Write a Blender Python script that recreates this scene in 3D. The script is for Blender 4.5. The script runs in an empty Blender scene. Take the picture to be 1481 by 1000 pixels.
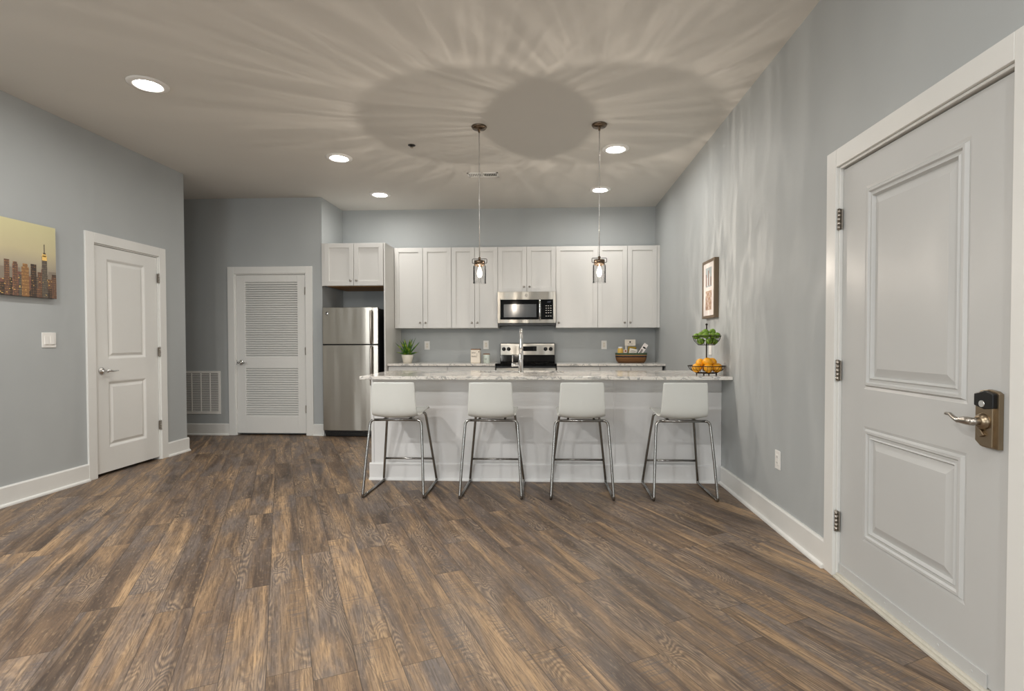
import bpy, bmesh, math, random
from mathutils import Vector, Matrix
random.seed(7)
S = bpy.context.scene
COL = S.collection
PI = math.pi

# ---------------------------------------------------------------- camera
CAM_H = 1.1936
cam_d = bpy.data.cameras.new('camera')
cam = bpy.data.objects.new('camera', cam_d)
COL.objects.link(cam)
yaw, pitch, roll, focal = 0.0456, -0.0198, -0.0019, 774.89
cam_d.sensor_fit = 'HORIZONTAL'
cam_d.sensor_width = 36.0
cam_d.lens = focal / 1481 * 36.0
cam_d.shift_x = -16.2 / 1481
cam_d.shift_y = 9.56 / 1481
cam_d.clip_start = 0.05
cam_d.clip_end = 60
_f0 = Vector((-math.sin(yaw), math.cos(yaw), 0)); _r0 = Vector((math.cos(yaw), math.sin(yaw), 0)); _z = Vector((0, 0, 1))
_fw = _f0 * math.cos(pitch) + _z * math.sin(pitch)
_up = -_f0 * math.sin(pitch) + _z * math.cos(pitch)
_ri = _r0 * math.cos(roll) + _up * math.sin(roll)
_up2 = -_r0 * math.sin(roll) + _up * math.cos(roll)
m3 = Matrix((_ri, _up2, -_fw)).transposed()
cam.matrix_world = Matrix.Translation((0, 0, CAM_H)) @ m3.to_4x4()
S.camera = cam

# ---------------------------------------------------------------- world, light, exposure
S.view_settings.view_transform = 'Standard'
S.view_settings.look = 'None'
S.view_settings.gamma = 1.0
S.view_settings.use_curve_mapping = False
S.view_settings.exposure = 0.0
S.cycles.use_denoising = True
S.cycles.max_bounces = 10
S.cycles.diffuse_bounces = 5
S.cycles.glossy_bounces = 4
S.cycles.transmission_bounces = 6
S.cycles.transparent_max_bounces = 12
S.cycles.caustics_reflective = False
S.cycles.caustics_refractive = False
S.cycles.sample_clamp_indirect = 4.0
W = bpy.data.worlds.new('World'); S.world = W; W.use_nodes = True
W.node_tree.nodes['Background'].inputs[0].default_value = (0.75, 0.86, 1.0, 1)
W.node_tree.nodes['Background'].inputs[1].default_value = 0.6

# room measurements (metres; camera stands at x=0, y=0)
XR, XL, H, YB, YC, YA, XJ = 1.46, -3.95, 3.019, 7.368, 7.038, 6.675, -2.85
YF = -3.4           # wall behind the camera
XA = -6.0           # far end of the hallway on the left
YEND = 5.68         # corner where the left wall ends

def area_light(name, loc, rot, sx, sy, power, color):
    d = bpy.data.lights.new(name, 'AREA'); d.shape = 'RECTANGLE'; d.size = sx; d.size_y = sy
    d.energy = power; d.color = color
    o = bpy.data.objects.new(name, d); COL.objects.link(o); o.location = loc; o.rotation_euler = rot
    return o
WIN = ((-3.75, -2.05), (0.45, 1.35))     # x ranges of the two windows in the wall behind the camera
WZ = (0.75, 2.45)
for i, (a, b) in enumerate(WIN):
    area_light('daylight', ((a + b) / 2, YF - 0.06, sum(WZ) / 2), (PI / 2, 0, 0), b - a, WZ[1] - WZ[0], 52 * (b - a), (0.93, 0.98, 1.0))
LAMP_L = 160.0       # radiance of a downlight lens
BULB_L = 1500.0
BULB_W = 25.0          # watts of each pendant bulb       # radiance of a pendant bulb
# ceiling downlights of the part of the room behind the camera
for (x, y, pw) in ((0.55, -0.3, 27), (-1.45, -0.3, 58), (-2.85, -0.3, 70), (0.55, 1.9, 3), (-2.85, 1.9, 44)):
    d = bpy.data.lights.new('downlight', 'AREA'); d.shape = 'DISK'; d.size = 0.17; d.energy = pw; d.color = (1.0, 0.975, 0.93)
    o = bpy.data.objects.new('downlight', d); COL.objects.link(o); o.location = (x, y, H - 0.015)

# ---------------------------------------------------------------- materials
def lin(c):
    return tuple(((v / 255) / 12.92 if v / 255 <= 0.04045 else ((v / 255 + 0.055) / 1.055) ** 2.4) for v in c)
class NT:
    """small helper for writing node trees"""
    def __init__(s, name):
        s.m = bpy.data.materials.new(name); s.m.use_nodes = True
        s.t = s.m.node_tree; s.n = s.t.nodes; s.l = s.t.links
        s.b = s.n['Principled BSDF']; s.out = s.n['Material Output']
    def node(s, typ, **kw):
        n = s.n.new(typ)
        for k, v in kw.items():
            setattr(n, k, v)
        return n
    def put(s, sock, v):
        if hasattr(v, 'is_output') or isinstance(v, bpy.types.NodeSocket): s.l.new(v, sock)
        else: sock.default_value = v
    def math(s, op, a, b=0.0, c=0.0):
        n = s.node('ShaderNodeMath', operation=op)
        s.put(n.inputs[0], a); s.put(n.inputs[1], b); s.put(n.inputs[2], c)
        return n.outputs[0]
    def mix(s, f, a, b, blend='MIX'):
        n = s.node('ShaderNodeMix', data_type='RGBA', blend_type=blend)
        s.put(n.inputs[0], f)
        for k, v in ((6, a), (7, b)):
            if isinstance(v, (tuple, list)): n.inputs[k].default_value = (*v[:3], 1)
            else: s.l.new(v, n.inputs[k])
        return n.outputs[2]
    def coord(s, scale=(1, 1, 1), off=(0, 0, 0), kind='Object'):
        tc = s.node('ShaderNodeTexCoord'); mp = s.node('ShaderNodeMapping')
        mp.inputs['Scale'].default_value = scale; mp.inputs['Location'].default_value = off
        s.l.new(tc.outputs[kind], mp.inputs[0]); return mp.outputs[0]
    def noise(s, vec, scale, detail=4, rough=0.5, dist=0.0):
        n = s.node('ShaderNodeTexNoise')
        s.l.new(vec, n.inputs['Vector']); n.inputs['Scale'].default_value = scale
        n.inputs['Detail'].default_value = detail; n.inputs['Roughness'].default_value = rough; n.inputs['Distortion'].default_value = dist
        return n.outputs[0]
    def ramp(s, v, stops):
        n = s.node('ShaderNodeValToRGB'); s.l.new(v, n.inputs[0]); e = n.color_ramp.elements
        while len(e) < len(stops): e.new(0.5)
        for el, (p, c) in zip(e, stops):
            el.position = p; el.color = (*c[:3], 1)
        return n.outputs[0]
    def bump(s, v, strength=0.1, dist=0.01):
        n = s.node('ShaderNodeBump'); n.inputs['Strength'].default_value = strength; n.inputs['Distance'].default_value = dist
        s.l.new(v, n.inputs['Height']); s.l.new(n.outputs[0], s.b.inputs['Normal'])
    def set(s, **kw):
        for k, v in kw.items():
            s.put(s.b.inputs[k.replace('_', ' ')], (*v, 1) if isinstance(v, tuple) and len(v) == 3 else v)
        return s

def simple(name, rgb, rough=0.5, metal=0.0, var=0.04, scale=30, bump=0.0, coat=0.0, spec=0.5):
    """painted / moulded / cast surface with a faint mottled variation"""
    t = NT(name); c = lin(rgb)
    v = t.noise(t.coord(), scale, 3)
    t.set(Base_Color=t.mix(v, tuple(x * (1 - var) for x in c), tuple(min(1, x * (1 + var)) for x in c)), Roughness=rough, Metallic=metal)
    t.b.inputs['Specular IOR Level'].default_value = spec
    if coat: t.b.inputs['Coat Weight'].default_value = coat; t.b.inputs['Coat Roughness'].default_value = 0.08
    if bump: t.bump(t.noise(t.coord(), scale * 8, 2), bump, 0.003)
    return t.m

M = {}
M['wall'] = simple('wall_paint', (176, 180, 181), 0.55, var=0.015, scale=6, bump=0.06, spec=0.35)
M['ceiling'] = simple('ceiling_paint', (214, 211, 205), 0.8, var=0.015, scale=5, bump=0.05, spec=0.2)
M['trim'] = simple('white_trim_paint', (227, 227, 224), 0.35, var=0.01, spec=0.45)
M['entry'] = simple('entry_door_paint', (197, 198, 197), 0.38, var=0.02, scale=3, spec=0.45)
M['cab'] = simple('cabinet_paint', (214, 213, 210), 0.38, var=0.01)
M['islandpaint'] = simple('island_paint', (228, 228, 228), 0.4, var=0.01)
M['plastic'] = simple('white_plastic', (236, 234, 230), 0.35, var=0.01)
M['slot'] = simple('dark_slot', (34, 32, 30), 0.6)
M['chrome'] = simple('polished_chrome', (222, 222, 222), 0.12, 1.0, var=0.02)
M['steeltube'] = simple('stool_tube_steel', (150, 148, 145), 0.2, 1.0, var=0.03)
M['nickel'] = simple('satin_nickel', (178, 172, 164), 0.3, 1.0, var=0.03)
M['bronze'] = simple('brushed_nickel_bronze', (158, 142, 120), 0.32, 1.0, var=0.06, scale=60)
M['pendantmetal'] = simple('pendant_aged_nickel', (112, 97, 82), 0.25, 1.0, var=0.06, scale=60)
M['darkmetal'] = simple('dark_wire_metal', (52, 46, 42), 0.45, 0.8)
M['black'] = simple('black_plastic', (16, 16, 17), 0.35)
M['blackglass'] = simple('black_glass', (7, 8, 10), 0.06, spec=0.3)
M['greywindow'] = simple('oven_window_glass', (78, 82, 85), 0.15)
M['seat'] = simple('stool_seat_plastic', (224, 226, 222), 0.2, var=0.008, coat=0.3)
M['wood_under'] = simple('cabinet_underside_wood', (176, 128, 70), 0.6, var=0.12, scale=14)
M['pot'] = simple('plant_pot_ceramic', (226, 220, 208), 0.45, var=0.03)
M['soil'] = simple('soil', (48, 38, 30), 0.9)
M['canister'] = simple('canister_cream', (226, 217, 203), 0.4, var=0.03)
M['jar'] = simple('jar_pale_green', (203, 212, 204), 0.35, var=0.02)
M['lidwood'] = simple('wood_lid', (128, 92, 62), 0.5, var=0.12)
M['ink'] = simple('ink', (52, 40, 34), 0.7)
M['lime'] = simple('lime_skin', (106, 142, 36), 0.4, var=0.3, scale=25, bump=0.15)
M['orange'] = simple('orange_skin', (238, 166, 26), 0.42, var=0.18, scale=18, bump=0.2)
M['paper'] = simple('paper_label', (232, 226, 214), 0.6, var=0.02)
M['yellow'] = simple('yellow_wrapper', (205, 168, 74), 0.45, var=0.2, scale=60)
M['olive'] = simple('olive_wrapper', (150, 122, 24), 0.35, var=0.3, scale=40)
M['goldbox'] = simple('amber_jar', (196, 136, 52), 0.3, var=0.25, scale=50)
M['peach'] = simple('peach_carton', (226, 206, 190), 0.5, var=0.05)
M['rust'] = simple('rust_mark', (140, 66, 40), 0.6)
M['framewood'] = simple('picture_frame_wood', (104, 88, 68), 0.5, var=0.15, scale=20)
M['mat'] = simple('picture_mat', (236, 228, 224), 0.7, var=0.01)
M['threshold'] = simple('threshold_wood', (206, 202, 190), 0.6, var=0.12, scale=18)
M['canvasside'] = simple('canvas_edge', (74, 56, 44), 0.8)
M['glow_off'] = simple('display_dark', (20, 28, 44), 0.2)

def emission(name, rgb, strength):
    t = NT(name)
    t.set(Base_Color=(0.8, 0.8, 0.8), Roughness=0.4)
    t.b.inputs['Emission Color'].default_value = (*rgb, 1); t.b.inputs['Emission Strength'].default_value = strength
    return t.m
M['lens'] = emission('downlight_lens', (1.0, 0.97, 0.92), LAMP_L)
M['filament'] = emission('lit_filament', (1.0, 0.88, 0.75), BULB_L)
t = NT('glowing_bulb_glass'); tr = t.node('ShaderNodeBsdfTransparent'); em = t.node('ShaderNodeEmission'); em.inputs[0].default_value = (1.0, 0.88, 0.74, 1); em.inputs[1].default_value = 9.0
mx = t.node('ShaderNodeMixShader'); mx.inputs[0].default_value = 0.3
t.l.new(tr.outputs[0], mx.inputs[1]); t.l.new(em.outputs[0], mx.inputs[2]); t.l.new(mx.outputs[0], t.out.inputs[0]); M['bulbglass'] = t.m

def steel(name, rgb, rough, vertical=True):
    t = NT(name); c = lin(rgb)
    v = t.noise(t.coord((2, 2, 260)), 1.0, 3)
    t.set(Base_Color=t.mix(v, tuple(x * 0.97 for x in c), tuple(min(1, x * 1.03) for x in c)), Metallic=1.0, Roughness=rough)
    w = t.noise(t.coord((4.0, 4.0, 0.5)), 1.2, 1)
    b1 = t.node('ShaderNodeBump'); b1.inputs['Strength'].default_value = 0.5; b1.inputs['Distance'].default_value = 0.03
    t.l.new(w, b1.inputs['Height']); t.l.new(b1.outputs[0], t.b.inputs['Normal'])
    tg = t.node('ShaderNodeTangent', direction_type='RADIAL', axis='Z'); t.l.new(tg.outputs[0], t.b.inputs['Tangent'])
    t.b.inputs['Anisotropic'].default_value = 0.85; t.b.inputs['Anisotropic Rotation'].default_value = 0.25
    return t.m
M['steel'] = steel('brushed_stainless_vertical', (184, 181, 174), 0.32)
M['steelh'] = steel('brushed_stainless_horizontal', (168, 165, 158), 0.34, False)

# clear ribbed pendant glass: mostly see-through, thicker ribs dim the light passing them
t = NT('ribbed_clear_glass')
geo = t.node('ShaderNodeTexCoord'); sep = t.node('ShaderNodeSeparateXYZ'); t.l.new(geo.outputs['Object'], sep.inputs[0])
ang = t.math('ARCTAN2', sep.outputs[1], sep.outputs[0])
cmb = t.node('ShaderNodeCombineXYZ'); t.l.new(t.math('COSINE', ang), cmb.inputs[0]); t.l.new(t.math('SINE', ang), cmb.inputs[1])
t.l.new(t.math('MULTIPLY', sep.outputs[2], 2.0), cmb.inputs[2])
rib = t.noise(cmb.outputs[0], 7.0, 6, 0.7)
tr = t.node('ShaderNodeBsdfTransparent'); gl = t.node('ShaderNodeBsdfGlossy'); gl.inputs['Roughness'].default_value = 0.06
t.l.new(t.ramp(rib, [(0.40, (0.86, 0.86, 0.86)), (0.52, (0.94, 0.94, 0.94)), (0.56, (1, 1, 1)), (0.60, (1, 1, 1)), (0.64, (0.9, 0.9, 0.9))]), tr.inputs[0])
fr = t.node('ShaderNodeFresnel'); fr.inputs[0].default_value = 1.18
mx = t.node('ShaderNodeMixShader'); t.l.new(fr.outputs[0], mx.inputs[0]); t.l.new(tr.outputs[0], mx.inputs[1]); t.l.new(gl.outputs[0], mx.inputs[2])
t.l.new(mx.outputs[0], t.out.inputs[0]); M['glass'] = t.m

t = NT('clear_cord'); tr = t.node('ShaderNodeBsdfTransparent'); tr.inputs[0].default_value = (0.9, 0.9, 0.9, 1)
mx = t.node('ShaderNodeMixShader'); mx.inputs[0].default_value = 0.65
t.set(Base_Color=(0.75, 0.74, 0.72), Roughness=0.25, Metallic=0.6)
t.l.new(tr.outputs[0], mx.inputs[1]); t.l.new(t.b.outputs[0], mx.inputs[2]); t.l.new(mx.outputs[0], t.out.inputs[0]); M['cord'] = t.m

t = NT('window_glass'); tr = t.node('ShaderNodeBsdfTransparent'); gl = t.node('ShaderNodeBsdfGlossy'); gl.inputs['Roughness'].default_value = 0.02
mx = t.node('ShaderNodeMixShader'); mx.inputs[0].default_value = 0.06
t.l.new(tr.outputs[0], mx.inputs[1]); t.l.new(gl.outputs[0], mx.inputs[2]); t.l.new(mx.outputs[0], t.out.inputs[0]); M['pane'] = t.m

# quartz worktop: warm white with grey and brown drifting veins
t = NT('veined_quartz')
v1 = t.noise(t.coord((1, 1.6, 1.6)), 5.0, 8, 0.62, 1.2)
v2 = t.noise(t.coord((1, 1.4, 1.4), (3.1, 1.7, 0.4)), 11.0, 6, 0.6, 0.8)
v3 = t.noise(t.coord((1, 1, 1), (7, 2, 5)), 2.2, 3, 0.5, 0.5)
vein = t.math('ABSOLUTE', t.math('SUBTRACT', v1, 0.5))
vein2 = t.math('ABSOLUTE', t.math('SUBTRACT', v2, 0.5))
c = t.mix(v3, lin((238, 234, 228)), lin((228, 223, 216)))
c = t.mix(t.ramp(vein, [(0.0, (1, 1, 1)), (0.012, (0.7, 0.7, 0.7)), (0.035, (0, 0, 0))]), c, lin((158, 157, 156)))
c = t.mix(t.math('MULTIPLY', t.ramp(vein2, [(0.0, (1, 1, 1)), (0.025, (0, 0, 0))]), 0.4), c, lin((188, 176, 164)))
c = t.mix(t.ramp(t.noise(t.coord(), 38, 3), [(0.66, (0, 0, 0)), (0.76, (0.5, 0.5, 0.5))]), c, lin((122, 116, 112)))
t.set(Base_Color=c, Roughness=0.1); M['quartz'] = t.m

# plank floor: planks run diagonally, a quarter turn off the walls
PLANK_ANGLE = 27.0
t = NT('weathered_oak_planks')
PW, PL = 0.152, 1.22
tc = t.node('ShaderNodeTexCoord'); sp = t.node('ShaderNodeSeparateXYZ'); t.l.new(tc.outputs['Object'], sp.inputs[0])
_a = math.radians(PLANK_ANGLE)
x = t.math('ADD', t.math('MULTIPLY', sp.outputs[0], math.cos(_a)), t.math('MULTIPLY', sp.outputs[1], math.sin(_a)))
y = t.math('SUBTRACT', t.math('MULTIPLY', sp.outputs[1], math.cos(_a)), t.math('MULTIPLY', sp.outputs[0], math.sin(_a)))
rx = t.math('DIVIDE', x, PW); row = t.math('FLOOR', rx); fx = t.math('FRACT', rx)
wn = t.node('ShaderNodeTexWhiteNoise', noise_dimensions='1D'); t.l.new(row, wn.inputs['W'])
ry = t.math('ADD', t.math('DIVIDE', y, PL), wn.outputs[0]); ci = t.math('FLOOR', ry); fy = t.math('FRACT', ry)
cv = t.node('ShaderNodeCombineXYZ'); t.l.new(row, cv.inputs[0]); t.l.new(ci, cv.inputs[1])
w2 = t.node('ShaderNodeTexWhiteNoise', noise_dimensions='2D'); t.l.new(cv.outputs[0], w2.inputs['Vector'])
pid = w2.outputs[0]; off = t.math('MULTIPLY', pid, 40.0)
def pv(sx, sy):
    c_ = t.node('ShaderNodeCombineXYZ')
    t.l.new(t.math('MULTIPLY', x, sx), c_.inputs[0]); t.l.new(t.math('MULTIPLY', y, sy), c_.inputs[1]); t.l.new(off, c_.inputs[2])
    return c_.outputs[0]
patch = t.noise(pv(9, 0.7), 1.0, 4, 0.55, 0.9)
patch2 = t.noise(pv(8, 1.6), 1.0, 4, 0.6, 0.6)
grain = t.noise(pv(170, 7), 1.0, 4, 0.65)
fine = t.noise(pv(90, 22), 1.0, 3, 0.6)
field = t.noise(pv(9, 1.5), 1.0, 1.5, 0.45, 0.5)
rings = t.math('SINE', t.math('MULTIPLY', field, 190.0))
ringmask = t.ramp(t.noise(pv(8, 1.2), 1.0, 2), [(0.52, (0, 0, 0)), (0.62, (1, 1, 1))])
saw = t.math('MULTIPLY', t.noise(pv(9, 120), 1.0, 2, 0.5), t.noise(pv(10, 1.6), 1.0, 3, 0.6))
c = t.ramp(patch, [(0.31, lin((64, 53, 46))), (0.43, lin((104, 87, 72))), (0.53, lin((150, 124, 96))), (0.67, lin((196, 163, 124)))])
c = t.mix(t.ramp(patch2, [(0.44, (0, 0, 0)), (0.62, (0.85, 0.85, 0.85))]), c, lin((122, 113, 108)))
c = t.mix(t.math('MULTIPLY', pid, 0.45), c, lin((104, 84, 68)))
c = t.mix(t.math('MULTIPLY', ringmask, t.math('MULTIPLY', t.math('ADD', rings, 1.0), 0.14)), c, lin((222, 190, 150)))
c = t.mix(t.math('MULTIPLY', ringmask, t.math('MULTIPLY', t.math('SUBTRACT', 1.0, rings), 0.13)), c, lin((84, 72, 66)))
c = t.mix(t.ramp(grain, [(0.38, (0.6, 0.6, 0.6)), (0.56, (0, 0, 0))]), c, lin((70, 58, 50)))
c = t.mix(t.ramp(fine, [(0.56, (0, 0, 0)), (0.74, (0.25, 0.25, 0.25))]), c, lin((206, 178, 142)))
c = t.mix(t.ramp(saw, [(0.31, (0, 0, 0)), (0.40, (0.55, 0.55, 0.55))]), c, lin((92, 86, 86)))
kn = t.node('ShaderNodeTexVoronoi'); t.l.new(pv(5.0, 2.0), kn.inputs['Vector']); kn.inputs['Scale'].default_value = 1.0
c = t.mix(t.ramp(kn.outputs['Distance'], [(0.0, (0.85, 0.85, 0.85)), (0.03, (0.4, 0.4, 0.4)), (0.06, (0, 0, 0))]), c, lin((58, 52, 52)))
ex = t.math('MINIMUM', fx, t.math('SUBTRACT', 1.0, fx)); ey = t.math('MULTIPLY', t.math('MINIMUM', fy, t.math('SUBTRACT', 1.0, fy)), PL / PW)
edge = t.math('MINIMUM', ex, ey)
c = t.mix(t.ramp(edge, [(0.0, (0.75, 0.75, 0.75)), (0.016, (0, 0, 0))]), c, lin((44, 36, 31)))
t.set(Base_Color=c, Roughness=t.math('ADD', t.math('MULTIPLY', grain, 0.15), 0.40))
t.b.inputs['Specular IOR Level'].default_value = 0.4
t.bump(t.math('ADD', grain, t.math('MULTIPLY', t.math('MINIMUM', edge, 0.02), 30.0)), 0.25, 0.003); M['floor'] = t.m

# woven basket: horizontal coils, coloured bands
t = NT('woven_basket'); sp = t.node('ShaderNodeSeparateXYZ'); tc = t.node('ShaderNodeTexCoord'); t.l.new(tc.outputs['Object'], sp.inputs[0])
wob = t.math('ADD', sp.outputs[2], t.math('MULTIPLY', t.noise(t.coord(), 40, 2), 0.006))
band = t.math('DIVIDE', wob, 0.14)
c = t.ramp(band, [(0.0, lin((70, 44, 24))), (0.10, lin((110, 74, 40))), (0.52, lin((150, 104, 56))), (0.545, lin((38, 34, 44))), (0.67, lin((38, 34, 44))), (0.695, lin((176, 128, 78))), (0.76, lin((176, 128, 78))), (0.78, lin((70, 98, 74)))])
coil = t.math('SINE', t.math('MULTIPLY', wob, 420.0))
c = t.mix(t.math('MULTIPLY', t.math('ADD', coil, 1.0), 0.32), c, lin((66, 42, 24)))
t.set(Base_Color=c, Roughness=0.8); t.bump(coil, 0.6, 0.004); M['basket'] = t.m

# aloe leaves
t = NT('aloe_leaf'); v = t.noise(t.coord(), 18, 3)
t.set(Base_Color=t.ramp(v, [(0.3, lin((28, 62, 22))), (0.5, lin((62, 112, 34))), (0.66, lin((150, 168, 48)))]), Roughness=0.4); M['leaf'] = t.m

# printed pictures
def flat(name, rgb): 
    M[name] = simple(name, rgb, 0.7, var=0.05, scale=25); return M[name]
t = NT('printed_dusk_sky'); sp = t.node('ShaderNodeSeparateXYZ'); tc = t.node('ShaderNodeTexCoord'); t.l.new(tc.outputs['Object'], sp.inputs[0])
hz = t.math('ADD', t.math('DIVIDE', sp.outputs[2], 0.56), t.math('MULTIPLY', t.math('SUBTRACT', t.noise(t.coord(), 4, 3), 0.5), 0.12))
t.set(Base_Color=t.ramp(hz, [(0.30, lin((146, 138, 128))), (0.46, lin((178, 168, 146))), (0.62, lin((200, 190, 154))), (1.0, lin((212, 206, 162)))]), Roughness=0.75); M['dusksky'] = t.m
def tower(name, dark, light, sx, sz):
    t = NT(name); sp = t.node('ShaderNodeSeparateXYZ'); tc = t.node('ShaderNodeTexCoord'); t.l.new(tc.outputs['Object'], sp.inputs[0])
    a = t.math('GREATER_THAN', t.math('FRACT', t.math('MULTIPLY', sp.outputs[1], sx)), 0.5)
    b = t.math('GREATER_THAN', t.math('FRACT', t.math('MULTIPLY', sp.outputs[2], sz)), 0.45)
    n = t.noise(t.coord(), 55, 2)
    f = t.math('MULTIPLY', t.math('MULTIPLY', a, b), t.ramp(n, [(0.4, (0, 0, 0)), (0.6, (1, 1, 1))]))
    t.set(Base_Color=t.mix(f, lin(dark), lin(light)), Roughness=0.75); M[name] = t.m
tower('print_tower_amber', (142, 106, 72), (196, 156, 100), 95, 40)
tower('print_tower_brown', (104, 82, 70), (168, 124, 84), 80, 60)
tower('print_tower_grey', (92, 84, 76), (140, 128, 104), 110, 60)
tower('print_tower_dark', (66, 58, 54), (140, 108, 72), 70, 60)
tower('print_tower_rose', (118, 84, 74), (186, 140, 110), 100, 90)
flat('print_lit', (248, 206, 120)); flat('print_haze', (140, 130, 116)); flat('print_pic_blue', (176, 184, 186)); flat('print_pic_warm', (188, 164, 144)); flat('print_pic_dark', (150, 104, 84))

# ---------------------------------------------------------------- mesh building
ORIGIN = {}
class MB:
    def __init__(s): s.bm = bmesh.new(); s.mats = None
    def _faces(s, vs, quads, mi=0):
        out = []
        for q in quads:
            try:
                f = s.bm.faces.new([vs[i] for i in q]); f.material_index = mi; out.append(f)
            except ValueError: pass
        return out
    def box(s, x0, x1, y0, y1, z0, z1, mi=0):
        vs = [s.bm.verts.new(p) for p in ((x0, y0, z0), (x1, y0, z0), (x1, y1, z0), (x0, y1, z0), (x0, y0, z1), (x1, y0, z1), (x1, y1, z1), (x0, y1, z1))]
        s._faces(vs, ((0, 3, 2, 1), (4, 5, 6, 7), (0, 1, 5, 4), (1, 2, 6, 5), (2, 3, 7, 6), (3, 0, 4, 7)), mi); return s
    def hexa(s, bottom, top, mi=0):
        vs = [s.bm.verts.new(p) for p in list(bottom) + list(top)]
        s._faces(vs, ((0, 3, 2, 1), (4, 5, 6, 7), (0, 1, 5, 4), (1, 2, 6, 5), (2, 3, 7, 6), (3, 0, 4, 7)), mi); return s
    def tube(s, pts, r, n=10, mi=0, caps=True):
        pts = [Vector(p) for p in pts]; rings = []
        rs = r if isinstance(r, (list, tuple)) else [r] * len(pts)
        prev = None
        for i, p in enumerate(pts):
            d = (pts[min(i + 1, len(pts) - 1)] - pts[max(i - 1, 0)]).normalized()
            if prev is None:
                a = d.orthogonal().normalized()
            else:
                a = (prev - d * prev.dot(d))
                a = a.normalized() if a.length > 1e-6 else d.orthogonal().normalized()
            prev = a; b = d.cross(a)
            rings.append([s.bm.verts.new(p + (a * math.cos(2 * PI * k / n) + b * math.sin(2 * PI * k / n)) * rs[i]) for k in range(n)])
        for A, B in zip(rings, rings[1:]):
            for k in range(n):
                f = s.bm.faces.new((A[k], A[(k + 1) % n], B[(k + 1) % n], B[k])); f.material_index = mi; f.smooth = True
        if caps:
            for R_, rev in ((rings[0], True), (rings[-1], False)):
                try:
                    f = s.bm.faces.new(R_[::-1] if rev else R_); f.material_index = mi
                except ValueError: pass
        return s
    def lathe(s, prof, c, axis='z', n=32, mi=0, smooth=True, sx=1.0, sy=1.0):
        """prof: list of (radius, height) from one end to the other, revolved about an axis through c"""
        rings = []
        for r, h in prof:
            ring = []
            for k in range(n):
                u, v = r * math.cos(2 * PI * k / n) * sx, r * math.sin(2 * PI * k / n) * sy
                p = {'z': (u, v, h), 'y': (u, h, v), 'x': (h, u, v)}[axis]
                ring.append(s.bm.verts.new((c[0] + p[0], c[1] + p[1], c[2] + p[2])))
            rings.append(ring)
        for A, B in zip(rings, rings[1:]):
            for k in range(n):
                f = s.bm.faces.new((A[k], A[(k + 1) % n], B[(k + 1) % n], B[k])); f.material_index = mi; f.smooth = smooth
        for R_ in (rings[0], rings[-1]):
            if (R_[0].co - R_[n // 2].co).length > 1e-6:
                f = s.bm.faces.new(R_); f.material_index = mi
        return s
    def ball(s, c, rx, ry=None, rz=None, mi=0, n=16, rot=None, tip=0.0):
        ry = rx if ry is None else ry; rz = rx if rz is None else rz
        before = set(s.bm.verts)
        bmesh.ops.create_uvsphere(s.bm, u_segments=n, v_segments=n // 2 + 2, radius=1.0)
        vs = [v for v in s.bm.verts if v not in before]
        for v in vs:
            k = v.co.copy()
            if tip and abs(k.z) > 0.8: k.z *= 1 + tip * (abs(k.z) - 0.8) / 0.2
            k = Vector((k.x * rx, k.y * ry, k.z * rz))
            if rot is not None: k = rot @ k
            v.co = k + Vector(c)
        for f in {f for v in vs for f in v.link_faces}: f.smooth = True; f.material_index = mi
        return s
    def prism(s, poly, a0, a1, axis='y', mi=0):
        """extrude a 2-D outline: axis y -> outline in (x,z), x -> (y,z), z -> (x,y)"""
        def P(u, v, w): return {'y': (u, w, v), 'x': (w, u, v), 'z': (u, v, w)}[axis]
        A = [s.bm.verts.new(P(u, v, a0)) for u, v in poly]; B = [s.bm.verts.new(P(u, v, a1)) for u, v in poly]
        n = len(poly)
        for fs in (A[::-1], B):
            f = s.bm.faces.new(fs); f.material_index = mi
        for k in range(n):
            f = s.bm.faces.new((A[k], A[(k + 1) % n], B[(k + 1) % n], B[k])); f.material_index = mi
        return s
    def build(s, name, mat, parent=None, bevel=0.0, smooth=False, seg=2):
        bm = s.bm
        bmesh.ops.recalc_face_normals(bm, faces=bm.faces)
        if parent is None:
            xs = [v.co for v in bm.verts]
            o_ = Vector(((min(v.x for v in xs) + max(v.x for v in xs)) / 2, (min(v.y for v in xs) + max(v.y for v in xs)) / 2, min(v.z for v in xs)))
        else: o_ = ORIGIN[parent.name]
        bmesh.ops.translate(bm, verts=bm.verts, vec=-o_)
        if smooth:
            for f in bm.faces: f.smooth = True
        me = bpy.data.meshes.new(name); bm.to_mesh(me); bm.free()
        for m_ in (mat if isinstance(mat, (list, tuple)) else [mat]): me.materials.append(m_)
        o = bpy.data.objects.new(name, me); COL.objects.link(o)
        if parent is None: o.location = o_
        else: o.parent = parent
        ORIGIN[o.name] = o_
        if bevel:
            md = o.modifiers.new('bevel', 'BEVEL'); md.width = bevel; md.segments = seg; md.limit_method = 'ANGLE'; md.angle_limit = math.radians(40)
        return o

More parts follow.
